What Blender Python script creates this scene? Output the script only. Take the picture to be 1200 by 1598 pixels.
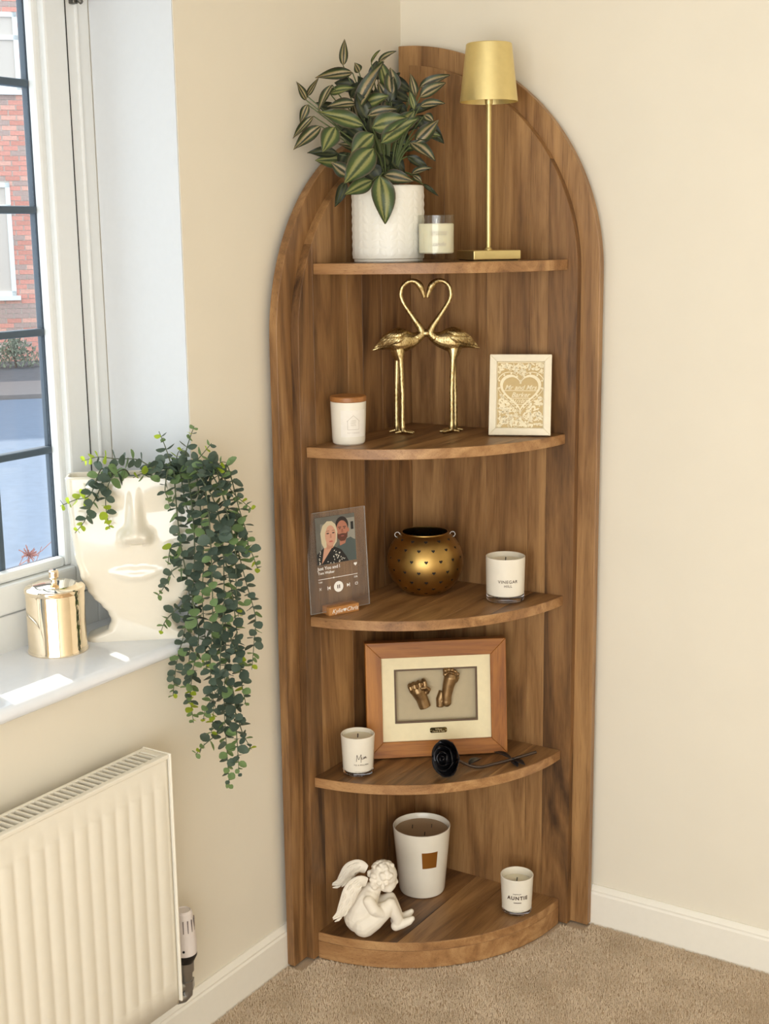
import bpy, bmesh, math, random
from mathutils import Vector, Matrix, Euler
random.seed(7)
PI = math.pi
for o in list(bpy.data.objects): bpy.data.objects.remove(o)
SC = bpy.context.scene
COL = SC.collection

# ------------------------------------------------------------------ camera
cd = bpy.data.cameras.new('camera'); cam = bpy.data.objects.new('camera', cd); COL.objects.link(cam)
cd.sensor_fit = 'HORIZONTAL'; cd.sensor_width = 36.0; cd.lens = 2087.1 / 1200 * 36.0
cd.clip_start = 0.05; cd.clip_end = 200
_r = Vector((0.84226, 0.53893, -0.01252)); _u = Vector((-0.09936, 0.17803, 0.979)); _d = Vector((-0.52983, 0.82333, -0.20349))
cam.matrix_world = Matrix(((_r.x, _u.x, -_d.x, 1.67419), (_r.y, _u.y, -_d.y, -2.70319), (_r.z, _u.z, -_d.z, 1.60312), (0, 0, 0, 1)))
SC.camera = cam

# ------------------------------------------------------------------ world, sun, daylight
W = bpy.data.worlds.new('world'); SC.world = W; W.use_nodes = True
W.node_tree.nodes['Background'].inputs['Color'].default_value = (0.78, 0.89, 1.0, 1)
W.node_tree.nodes['Background'].inputs['Strength'].default_value = 2.3
sl = bpy.data.lights.new('sun', 'SUN'); sun = bpy.data.objects.new('sun', sl); COL.objects.link(sun)
sl.energy = 5.0; sl.angle = math.radians(0.6); sl.color = (1.0, 0.95, 0.86)
sun.rotation_euler = Vector((0.96, -0.27, -0.76)).to_track_quat('-Z', 'Y').to_euler()
al = bpy.data.lights.new('patio_daylight', 'AREA'); alo = bpy.data.objects.new('patio_daylight', al); COL.objects.link(alo)
al.shape = 'RECTANGLE'; al.size = 3.7; al.size_y = 2.1; al.energy = 68.0; al.color = (1.0, 0.96, 0.9)
alo.location = (2.5, -4.64, 1.15); alo.rotation_euler = (math.radians(90), 0, 0)
pl = bpy.data.lights.new('window_portal', 'AREA'); plo = bpy.data.objects.new('window_portal', pl); COL.objects.link(plo)
pl.shape = 'RECTANGLE'; pl.size = 1.86; pl.size_y = 1.3; pl.cycles.is_portal = True
plo.location = (-0.30, -1.69, 1.5); plo.rotation_euler = (math.radians(90), 0, math.radians(-90))
SC.view_settings.view_transform = 'Standard'; SC.view_settings.look = 'None'
SC.view_settings.gamma = 1.0; SC.view_settings.use_curve_mapping = False
SC.view_settings.exposure = 0.28

# ------------------------------------------------------------------ material helpers
def lin(c):
    c = c / 255.0
    return c / 12.92 if c <= 0.04045 else ((c + 0.055) / 1.055) ** 2.4
def rgb(r, g, b): return (lin(r), lin(g), lin(b), 1.0)
MATS = {}
class NT:
    def __init__(s, name):
        s.m = bpy.data.materials.new(name); s.m.use_nodes = True; s.t = s.m.node_tree; s.n = s.t.nodes
        s.b = s.n['Principled BSDF']; s.out = s.n['Material Output']
    def add(s, typ, **kw):
        n = s.n.new(typ)
        for k, v in kw.items():
            if k in n.inputs.keys() and not hasattr(type(n), k): n.inputs[k].default_value = v
            else: setattr(n, k, v)
        return n
    def inp(s, n, **kw):
        for k, v in kw.items(): n.inputs[k.replace('_', ' ')].default_value = v
        return n
    def link(s, a, b): s.t.links.new(a, b)
    def ramp(s, fac, stops):
        n = s.n.new('ShaderNodeValToRGB'); e = n.color_ramp.elements
        while len(e) < len(stops): e.new(0.5)
        for i, (p, c) in enumerate(stops): e[i].position = p; e[i].color = c
        if fac is not None: s.link(fac, n.inputs['Fac'])
        return n.outputs['Color']
    def math(s, op, a, b=None, c=None):
        n = s.n.new('ShaderNodeMath'); n.operation = op
        for i, v in enumerate((a, b, c)):
            if v is None: continue
            if isinstance(v, (int, float)): n.inputs[i].default_value = v
            else: s.link(v, n.inputs[i])
        return n.outputs[0]
    def coords(s, scale=(1, 1, 1), rand=0.0, kind='Object'):
        tc = s.n.new('ShaderNodeTexCoord'); mp = s.n.new('ShaderNodeMapping'); mp.inputs['Scale'].default_value = scale
        s.link(tc.outputs[kind], mp.inputs['Vector'])
        if rand:
            oi = s.n.new('ShaderNodeObjectInfo'); v = s.n.new('ShaderNodeVectorMath'); v.operation = 'ADD'
            k = s.math('MULTIPLY', oi.outputs['Random'], rand); cb = s.n.new('ShaderNodeCombineXYZ')
            for i in range(3): s.link(k, cb.inputs[i])
            s.link(tc.outputs[kind], v.inputs[0]); s.link(cb.outputs[0], v.inputs[1]); s.link(v.outputs[0], mp.inputs['Vector'])
        return mp.outputs['Vector']
    def noise(s, vec, scale, detail=4, rough=0.55, dist=0.0):
        n = s.n.new('ShaderNodeTexNoise'); n.inputs['Scale'].default_value = scale; n.inputs['Detail'].default_value = detail
        n.inputs['Roughness'].default_value = rough; n.inputs['Distortion'].default_value = dist; s.link(vec, n.inputs['Vector'])
        return n.outputs['Fac']
    def bump(s, h, strength, dist=0.002):
        n = s.n.new('ShaderNodeBump'); n.inputs['Strength'].default_value = strength; n.inputs['Distance'].default_value = dist
        s.link(h, n.inputs['Height']); s.link(n.outputs['Normal'], s.b.inputs['Normal'])
def plain(name, col, rough=0.5, metal=0.0, nz=0.0, nscale=60, bump=0.0, sub=0.0, spec=None, coat=0.0):
    if name in MATS: return MATS[name]
    t = NT(name); b = t.b
    b.inputs['Roughness'].default_value = rough; b.inputs['Metallic'].default_value = metal
    if spec is not None: b.inputs['Specular IOR Level'].default_value = spec
    if coat: b.inputs['Coat Weight'].default_value = coat; b.inputs['Coat Roughness'].default_value = 0.05
    if sub:
        b.inputs['Subsurface Weight'].default_value = sub; b.inputs['Subsurface Radius'].default_value = (0.02, 0.015, 0.01); b.inputs['Subsurface Scale'].default_value = 0.3
    v = t.coords()
    f = t.noise(v, nscale, 4)
    k = nz if nz else 0.03
    c0 = tuple(min(1, x * (1 - k)) for x in col[:3]) + (1,); c1 = tuple(min(1, x * (1 + k)) for x in col[:3]) + (1,)
    t.link(t.ramp(f, [(0.3, c0), (0.7, c1)]), b.inputs['Base Color'])
    if bump: t.bump(f, bump, 0.001)
    MATS[name] = t.m; return t.m
def wood(name, axis, dark, mid, light, rough=0.42, streak=1.0, var=0.5):
    if name in MATS: return MATS[name]
    t = NT(name); sc = [1, 1, 1]; sc[axis] = 0.11
    v = t.coords(tuple(sc), 13.7)
    sc2 = [1, 1, 1]; sc2[axis] = 0.02
    v2 = t.coords(tuple(sc2), 5.3)
    n1 = t.noise(v, 12, 5, 0.55, 2.2); n2 = t.noise(v, 95, 5, 0.6, 0.6); n3 = t.noise(v2, 520, 3, 0.6)
    f = t.math('ADD', t.math('MULTIPLY', n1, 0.74), t.math('ADD', t.math('MULTIPLY', n2, 0.16 * streak), t.math('MULTIPLY', n3, 0.10 * streak)))
    oi = t.n.new('ShaderNodeObjectInfo')
    f2 = t.math('ADD', f, t.math('MULTIPLY', t.math('SUBTRACT', oi.outputs['Random'], 0.5), var * 0.35))
    c = t.ramp(f2, [(0.28, dark), (0.48, mid), (0.70, light)])
    # knots and dark pores
    pore = t.ramp(n3, [(0.30, (0.55, 0.5, 0.45, 1)), (0.42, (1, 1, 1, 1))])
    mx = t.n.new('ShaderNodeMix'); mx.data_type = 'RGBA'; mx.blend_type = 'MULTIPLY'; mx.inputs[0].default_value = 0.8
    t.link(c, mx.inputs[6]); t.link(pore, mx.inputs[7]); t.link(mx.outputs[2], t.b.inputs['Base Color'])
    t.b.inputs['Roughness'].default_value = rough
    t.bump(t.math('ADD', n2, n3), 0.12, 0.0006)
    MATS[name] = t.m; return t.m
def glassmat(name, tint=(1, 1, 1, 1), rough=0.0, ior=1.47):
    if name in MATS: return MATS[name]
    t = NT(name); t.b.inputs['Base Color'].default_value = tint; t.b.inputs['Roughness'].default_value = rough
    t.b.inputs['Transmission Weight'].default_value = 1.0; t.b.inputs['IOR'].default_value = ior
    MATS[name] = t.m; return t.m
def panemat(name, tint, haze=0.0, hazecol=(1, 1, 1, 1), ior=1.35):
    if name in MATS: return MATS[name]
    t = NT(name); t.n.remove(t.b)
    tr = t.n.new('ShaderNodeBsdfTransparent'); tr.inputs['Color'].default_value = tint
    gl = t.n.new('ShaderNodeBsdfGlossy'); gl.inputs['Roughness'].default_value = 0.02
    lw = t.n.new('ShaderNodeLayerWeight'); lw.inputs['Blend'].default_value = 0.35
    fr = t.n.new('ShaderNodeMath'); fr.operation = 'MULTIPLY_ADD'; fr.inputs[1].default_value = (ior - 1) * 0.9; fr.inputs[2].default_value = 0.03
    pw = t.n.new('ShaderNodeMath'); pw.operation = 'POWER'; pw.inputs[1].default_value = 3.0; t.link(lw.outputs['Facing'], pw.inputs[0]); t.link(pw.outputs[0], fr.inputs[0])
    m1 = t.n.new('ShaderNodeMixShader'); t.link(fr.outputs[0], m1.inputs[0]); t.link(tr.outputs[0], m1.inputs[1]); t.link(gl.outputs[0], m1.inputs[2])
    df = t.n.new('ShaderNodeBsdfDiffuse'); df.inputs['Color'].default_value = hazecol
    m2 = t.n.new('ShaderNodeMixShader'); m2.inputs[0].default_value = haze
    t.link(m1.outputs[0], m2.inputs[1]); t.link(df.outputs[0], m2.inputs[2]); t.link(m2.outputs[0], t.out.inputs['Surface'])
    MATS[name] = t.m; return t.m

# ------------------------------------------------------------------ mesh helpers
class G:
    def __init__(s): s.v = []; s.f = []; s.uv = None
    def add(s, vs, fs, M=None):
        k = len(s.v)
        s.v += [tuple(M @ Vector(v)) for v in vs] if M is not None else [tuple(v) for v in vs]
        s.f += [tuple(i + k for i in f) for f in fs]; return s
    def box(s, a, b, M=None):
        (x0, y0, z0), (x1, y1, z1) = a, b
        vs = [(x, y, z) for z in (z0, z1) for y in (y0, y1) for x in (x0, x1)]
        return s.add(vs, [(0, 2, 3, 1), (4, 5, 7, 6), (0, 1, 5, 4), (2, 6, 7, 3), (0, 4, 6, 2), (1, 3, 7, 5)], M)
    def lathe(s, prof, n=40, M=None):
        vs = []; fs = []; rings = []
        for r, z in prof:
            if r < 1e-6: rings.append([len(vs)]); vs.append((0, 0, z))
            else:
                rings.append(list(range(len(vs), len(vs) + n)))
                vs += [(r * math.cos(2 * PI * i / n), r * math.sin(2 * PI * i / n), z) for i in range(n)]
        for A, B in zip(rings, rings[1:]):
            if len(A) == 1 and len(B) == 1: continue
            for i in range(n):
                j = (i + 1) % n
                if len(A) == 1: fs.append((A[0], B[j], B[i]))
                elif len(B) == 1: fs.append((A[i], A[j], B[0]))
                else: fs.append((A[i], A[j], B[j], B[i]))
        return s.add(vs, fs, M)
    def tube(s, pts, rad, n=8, M=None, flat=1.0, up=None):
        pts = [Vector(p) for p in pts]; m = len(pts)
        if isinstance(rad, (int, float)): rad = [rad] * m
        vs = []; fs = []; side = None
        for i, p in enumerate(pts):
            t = (pts[min(i + 1, m - 1)] - pts[max(i - 1, 0)]).normalized()
            if side is None:
                ref = Vector(up) if up else (Vector((0, 0, 1)) if abs(t.z) < 0.9 else Vector((0, 1, 0)))
                side = t.cross(ref).normalized()
            else:
                side = side - t * side.dot(t)
                if side.length < 1e-6: side = t.orthogonal()
                side.normalize()
            b = t.cross(side)
            for k in range(n):
                a = 2 * PI * k / n; vs.append(p + side * (math.cos(a) * rad[i] * flat) + b * (math.sin(a) * rad[i]))
        for i in range(m - 1):
            for k in range(n):
                l = (k + 1) % n; fs.append((i * n + k, i * n + l, (i + 1) * n + l, (i + 1) * n + k))
        fs.append(tuple(reversed(range(n)))); fs.append(tuple((m - 1) * n + k for k in range(n)))
        return s.add(vs, fs, M)
    def prism(s, poly, lo, hi, ax='xz', M=None):
        # polygon extruded along the third axis
        def mk(p, h): return {'xz': (p[0], h, p[1]), 'xy': (p[0], p[1], h), 'yz': (h, p[0], p[1])}[ax]
        n = len(poly); vs = [mk(p, lo) for p in poly] + [mk(p, hi) for p in poly]
        fs = [tuple(range(n)), tuple(reversed(range(n, 2 * n)))] + [(i, n + i, n + (i + 1) % n, (i + 1) % n) for i in range(n)]
        return s.add(vs, fs, M)
    def ell(s, c, r, M=None, nu=20, nv=12, R=None):
        prof = [(math.sin(PI * i / nv), -math.cos(PI * i / nv)) for i in range(nv + 1)]; prof[0] = (0, -1); prof[-1] = (0, 1)
        T = Matrix.Translation(c) @ (R.to_4x4() if R is not None else Matrix()) @ Matrix.Diagonal((r[0], r[1], r[2], 1))
        return s.lathe(prof, nu, (M @ T) if M is not None else T)
    def strip(s, pts, w, off, M=None):
        # flat ribbon stroke in XZ at y = off
        P = [Vector((p[0], 0, p[1])) for p in pts]; vs = []; m = len(P)
        for i, p in enumerate(P):
            t = (P[min(i + 1, m - 1)] - P[max(i - 1, 0)]).normalized(); nn = Vector((-t.z, 0, t.x)) * (w * 0.5)
            vs += [(p.x + nn.x, off, p.z + nn.z), (p.x - nn.x, off, p.z - nn.z)]
        return s.add(vs, [(2 * i, 2 * i + 1, 2 * i + 3, 2 * i + 2) for i in range(m - 1)], M)
    def mesh(s, name, smooth=True, ang=0.7):
        me = bpy.data.meshes.new(name); me.from_pydata(s.v, [], s.f)
        bm = bmesh.new(); bm.from_mesh(me); bmesh.ops.recalc_face_normals(bm, faces=bm.faces[:]); bm.to_mesh(me); bm.free()
        if smooth:
            me.polygons.foreach_set('use_smooth', [True] * len(me.polygons)); me.set_sharp_from_angle(angle=ang)
        me.update(); return me
    def obj(s, name, mat, parent=None, smooth=True, bevel=0.0, seg=2, ang=0.7):
        o = bpy.data.objects.new(name, s.mesh(name, smooth, ang)); COL.objects.link(o); o.data.materials.append(mat)
        if parent is not None: o.parent = parent
        if bevel:
            b = o.modifiers.new('bevel', 'BEVEL'); b.width = bevel; b.segments = seg; b.limit_method = 'ANGLE'; b.angle_limit = 0.6
            b.harden_normals = False
        return o
def inst(name, me, mat, parent, M=None):
    o = bpy.data.objects.new(name, me); COL.objects.link(o); o.parent = parent
    if M is not None: o.matrix_basis = M
    if mat is not None and not me.materials: me.materials.append(mat)
    return o
def tag(o, label=None, cat=None, group=None, kind=None):
    if label: o['label'] = label
    if cat: o['category'] = cat
    if group: o['group'] = group
    if kind: o['kind'] = kind
    return o
def thing(name, label, cat, loc=(0, 0, 0), rz=0.0, group=None):
    o = bpy.data.objects.new(name, None); COL.objects.link(o); o.location = loc; o.rotation_euler = (0, 0, rz); o.empty_display_size = 0.05
    return tag(o, label, cat, group)
def struct(o): o['kind'] = 'structure'; return o
def arc(cx, cy, r, a0, a1, n=12): return [(cx + r * math.cos(a0 + (a1 - a0) * i / n), cy + r * math.sin(a0 + (a1 - a0) * i / n)) for i in range(n + 1)]
def rrect(x0, z0, x1, z1, r, n=5):
    return arc(x1 - r, z1 - r, r, 0, PI / 2, n) + arc(x0 + r, z1 - r, r, PI / 2, PI, n) + arc(x0 + r, z0 + r, r, PI, 1.5 * PI, n) + arc(x1 - r, z0 + r, r, 1.5 * PI, 2 * PI, n)
def heart(w, n=20):
    pts = []
    for i in range(n):
        t = 2 * PI * i / n; x = 16 * math.sin(t) ** 3; z = 13 * math.cos(t) - 5 * math.cos(2 * t) - 2 * math.cos(3 * t) - math.cos(4 * t)
        pts.append((x * w / 32, (z + 2) * w / 32))
    return pts
def evalmesh(o, name):
    bpy.context.view_layer.update(); dg = bpy.context.evaluated_depsgraph_get()
    me = bpy.data.meshes.new_from_object(o.evaluated_get(dg)); me.name = name; return me
def remesh(g, name, voxel, mat, parent, smooth=6, dec=None):
    o = g.obj(name, mat); o.data.name = name + '_raw'
    m = o.modifiers.new('r', 'REMESH'); m.mode = 'VOXEL'; m.voxel_size = voxel; m.use_smooth_shade = True
    if smooth: k = o.modifiers.new('s', 'SMOOTH'); k.iterations = smooth; k.factor = 0.5
    if dec: k = o.modifiers.new('d', 'DECIMATE'); k.ratio = dec
    me = evalmesh(o, name); old = o.data; o.modifiers.clear(); o.data = me; bpy.data.meshes.remove(old)
    me.polygons.foreach_set('use_smooth', [True] * len(me.polygons))
    if not me.materials: me.materials.append(mat)
    if parent is not None: o.parent = parent
    return o
def text(body, size, name, mat, parent, x, z, y=0.0, R=None, shear=0.0, align='CENTER', space=1.0, bold=0.0, th=0.0002, bend=0.0, taper=0.0):
    cu = bpy.data.curves.new('t', 'FONT'); cu.body = body; cu.size = size; cu.align_x = align; cu.align_y = 'CENTER'
    cu.shear = shear; cu.space_character = space; cu.extrude = th; cu.resolution_u = 3; cu.offset = bold
    o = bpy.data.objects.new(name, cu); COL.objects.link(o); me = evalmesh(o, name)
    bpy.data.objects.remove(o); bpy.data.curves.remove(cu)
    for v in me.vertices:
        a, b, c = v.co; a += x; b += z
        if R is None: v.co = (a, y - c, b)
        else:
            rr = R(b) if callable(R) else R; rr += c + th; v.co = (rr * math.sin(a / rr), -rr * math.cos(a / rr), b)
    o = bpy.data.objects.new(name, me); COL.objects.link(o)
    me.materials.clear(); me.materials.append(mat); o.parent = parent
    return o
def wrap(g, R):
    # bend a flat XZ drawing round a cylinder of radius R(z)
    out = []
    for x, y, z in g.v:
        rr = (R(z) if callable(R) else R) - y; out.append((rr * math.sin(x / rr), -rr * math.cos(x / rr), z))
    g.v = out; return g

# ------------------------------------------------------------------ materials
CREAM = rgb(230, 221, 202)
m_wall = plain('wall_paint_cream', CREAM, 0.85, nz=0.012, nscale=7, bump=0.0)
m_white = plain('white_reveal_paint', rgb(214, 216, 217), 0.8, nz=0.01)
m_ceil = plain('white_ceiling_paint', rgb(240, 239, 235), 0.85, nz=0.01)
m_gloss = plain('white_gloss_trim', rgb(240, 234, 220), 0.3, nz=0.01)
m_upvc = plain('white_upvc', rgb(228, 229, 226), 0.3, nz=0.01)
m_sill = plain('white_sill_board', rgb(238, 241, 246), 0.10, nz=0.01)
m_anth = plain('anthracite_frame', rgb(62, 72, 84), 0.35)
m_dark = plain('black_gap', rgb(14, 13, 12), 0.8)
D_, Mi_, L_ = rgb(68, 45, 26), rgb(132, 94, 56), rgb(176, 134, 86)
m_wz = wood('oak_upright_grain', 2, D_, Mi_, L_)
m_wy = wood('oak_shelf_grain', 1, D_, Mi_, L_)
m_wx = wood('oak_edge_grain', 0, rgb(114, 78, 46), rgb(162, 118, 74), rgb(198, 156, 106), var=0.15)
m_brass = plain('satin_brass', rgb(228, 208, 146), 0.42, 0.9)
m_gold = plain('antique_gold', rgb(208, 188, 140), 0.3, 1.0, nz=0.3, nscale=120, bump=0.25)
t = NT('antique_gold_plumage'); v = t.coords((1, 1, 0.35)); f = t.noise(v, 420, 3); f2 = t.noise(v, 60, 3)
t.link(t.ramp(t.math('ADD', t.math('MULTIPLY', f, 0.6), t.math('MULTIPLY', f2, 0.4)), [(0.34, rgb(120, 92, 52)), (0.5, rgb(206, 184, 132)), (0.7, rgb(232, 214, 166))]), t.b.inputs['Base Color'])
t.b.inputs['Metallic'].default_value = 1.0; t.b.inputs['Roughness'].default_value = 0.34; t.bump(f, 0.5, 0.0012); m_gold = t.m
m_bronze = plain('bronze_metal', rgb(176, 142, 82), 0.36, 1.0, nz=0.12, nscale=30)
m_rosegold = plain('polished_pale_gold', rgb(246, 230, 204), 0.05, 1.0)
m_ceramic = plain('white_ceramic', rgb(238, 234, 222), 0.35, nz=0.01, spec=0.4)
m_glaze = plain('cream_glaze', rgb(228, 220, 202), 0.08, nz=0.01, coat=0.5)
m_matte = plain('matte_white_pottery', rgb(240, 230, 212), 0.6, nz=0.015)
m_frost = plain('white_frosted_glass', rgb(240, 232, 214), 0.22, nz=0.01)
m_wax = plain('soy_wax', rgb(236, 226, 198), 0.5, sub=0.3)
m_waxb = plain('tan_wax', rgb(170, 140, 104), 0.45)
m_wick = plain('wick', rgb(60, 46, 34), 0.9)
m_glass = glassmat('clear_glass')
m_ink = plain('brown_ink', rgb(84, 62, 44), 0.6)
m_inkl = plain('pale_grey_ink', rgb(206, 196, 180), 0.6)
m_inkw = plain('white_print', rgb(246, 242, 234), 0.5)
m_black = plain('black_iron', rgb(38, 37, 40), 0.3, 0.6)
m_chrome = plain('chrome', rgb(158, 156, 152), 0.28, 0.8)

# ------------------------------------------------------------------ setting: walls, floor, ceiling
G_ = 0.015
RV = -0.762        # window reveal on the corner side
FAR = -2.62        # window reveal on the far side
SILL = 0.845; HEAD = 2.16; H = 2.45
g = G(); g.box((-0.32, RV, -0.05), (-G_, G_ + 0.3, H)); g.box((-0.32, -4.7, -0.05), (-G_, FAR, H))
g.box((-0.32, FAR, -0.05), (-G_, RV, SILL - 0.03)); g.box((-0.32, FAR, HEAD), (-G_, RV, H))
wl = struct(g.obj('wall_left', m_wall, smooth=False))
g = G(); g.box((-0.22, RV - 0.003, SILL), (-G_ - 0.001, RV + 0.001, HEAD)); g.box((-0.22, FAR, HEAD - 0.003), (-G_ - 0.001, RV, HEAD + 0.001))
g.box((-0.22, FAR - 0.001, SILL), (-G_ - 0.001, FAR + 0.003, HEAD)); g.obj('reveal_lining', m_white, wl, smooth=False)
g = G(); g.box((-G_, G_, -0.05), (4.7, 0.3, H)); struct(g.obj('wall_right', m_wall, smooth=False))
g = G(); g.box((4.7, -4.8, -0.05), (4.8, 0.3, H)); struct(g.obj('wall_side', m_wall, smooth=False))
g = G(); g.box((-0.32, -4.8, -0.05), (0.6, -4.7, H)); g.box((4.4, -4.8, -0.05), (4.7, -4.7, H)); g.box((0.6, -4.8, 2.22), (4.4, -4.7, H)); struct(g.obj('wall_back', m_wall, smooth=False))
g = G(); g.box((-0.32, -4.7, H), (4.7, 0.3, H + 0.1)); struct(g.obj('ceiling', m_ceil, smooth=False))
# carpet
t = NT('carpet_beige'); v = t.coords(); n1 = t.noise(v, 900, 2); n2 = t.noise(v, 9, 4)
t.link(t.ramp(t.math('ADD', t.math('MULTIPLY', n1, 0.6), t.math('MULTIPLY', n2, 0.4)), [(0.35, rgb(176, 152, 124)), (0.65, rgb(222, 198, 170))]), t.b.inputs['Base Color'])
t.b.inputs['Roughness'].default_value = 1.0; t.b.inputs['Specular IOR Level'].default_value = 0.05; t.bump(n1, 0.6, 0.003); m_carpet = t.m
g = G(); g.box((-0.32, -4.7, -0.12), (4.7, 0.3, -0.006)); fl = struct(g.obj('floor', m_carpet, smooth=False))
rnd = random.Random(3); g = G()
vs = []; fs = []
def pile(n, fx):
    for _ in range(n):
        x, y = fx(); h = rnd.uniform(0.0045, 0.008) - 0.006; a = rnd.uniform(0, 2 * PI); w = rnd.uniform(0.0009, 0.0017)
        lx, ly = rnd.gauss(0, 0.0013), rnd.gauss(0, 0.0013); k = len(vs)
        for j in range(3): vs.append((x + w * math.cos(a + j * 2.09), y + w * math.sin(a + j * 2.09), -0.007))
        vs.append((x + lx, y + ly, h)); fs.extend([(k, k + 1, k + 3), (k + 1, k + 2, k + 3), (k + 2, k, k + 3)])
def fxy():
    while True:
        x = rnd.uniform(0.002, 1.3); y = rnd.uniform(-1.2, -0.002)
        if x * x + (y + 0.02) ** 2 > 0.447 ** 2 and (x > 0.042 or y < -0.53) and (y < -0.042 or x > 0.505) and x - y < 1.75: return x, y
pile(140000, fxy)
me = bpy.data.meshes.new('carpet_pile'); me.from_pydata(vs, [], fs); o = bpy.data.objects.new('carpet_pile', me); COL.objects.link(o)
t = NT('carpet_fibre'); v = t.coords(); n1 = t.noise(v, 420, 2); n2 = t.noise(v, 8, 4)
t.link(t.ramp(t.math('ADD', t.math('MULTIPLY', n1, 0.55), t.math('MULTIPLY', n2, 0.45)), [(0.35, rgb(204, 182, 152)), (0.65, rgb(248, 230, 204))]), t.b.inputs['Base Color'])
t.b.inputs['Roughness'].default_value = 1.0; t.b.inputs['Specular IOR Level'].default_value = 0.05
me.materials.append(t.m); tag(o, 'short beige carpet pile covering the floor', 'carpet', kind='stuff')
# skirting boards (moulded top)
prof = [(0, 0), (0.015, 0), (0.015, 0.072), (0.012, 0.0765), (0.0125, 0.081), (0.009, 0.086), (0.004, 0.0915), (0, 0.0915)]
g = G(); g.prism([(-G_ + a, z - 0.006 * (z == 0)) for a, z in prof], -4.7, -0.0, 'xz'); struct(g.obj('baseboard_left', m_gloss, ang=0.3))
g = G(); g.prism([(G_ - a, z - 0.006 * (z == 0)) for a, z in prof], 0.0, 4.7, 'yz'); struct(g.obj('baseboard_right', m_gloss, ang=0.3))
# window sill board
poly = [(-0.222, SILL), (-0.222, SILL - 0.028)] + arc(0.001, SILL - 0.014, 0.014, -PI / 2, PI / 2, 8)
g = G(); g.prism(poly, FAR, RV - 0.004, 'xz'); g.box((-G_ - 0.0005, RV - 0.006, SILL - 0.028), (0.001, RV + 0.03, SILL)); g.prism(arc(0.0005, SILL - 0.014, 0.014, -PI / 2, PI / 2, 8), RV - 0.006, RV + 0.03, 'xz')
sill = struct(g.obj('trim_1', m_sill, ang=0.5)); tag(sill, 'glossy white window sill board with rounded front edge')
# window: frame, two opening sashes with leaded-style bars
XF = -0.222
win = thing('window_1', 'white window with dark glazing bars looking onto the street', 'window', (0, 0, 0)); struct(win)
YM = -1.30
g = G()
g.box((XF - 0.07, RV - 0.064, SILL - 0.005), (XF, RV - 0.0, HEAD)); g.box((XF - 0.07, FAR, SILL - 0.005), (XF, FAR + 0.073, HEAD))
for a, b in ((FAR + 0.0732, YM - 0.0352), (YM + 0.0352, RV - 0.0642)): g.box((XF - 0.07, a, SILL - 0.005), (XF, b, SILL + 0.07)); g.box((XF - 0.07, a, HEAD - 0.06), (XF, b, HEAD))
g.box((XF - 0.07, YM - 0.035, SILL), (XF, YM + 0.035, HEAD)); g.obj('window_frame', m_upvc, win, smooth=False, bevel=0.004)
g = G(); g.box((XF - 0.02, RV - 0.040, SILL + 0.04), (XF + 0.004, RV - 0.032, HEAD - 0.03)); g.obj('frame_ridge', m_upvc, win, smooth=False, bevel=0.003)
m_pane = panemat('window_glass', (0.97, 0.985, 0.98, 1))
m_bar = plain('glazing_bar_grey', rgb(70, 84, 96), 0.4)
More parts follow.
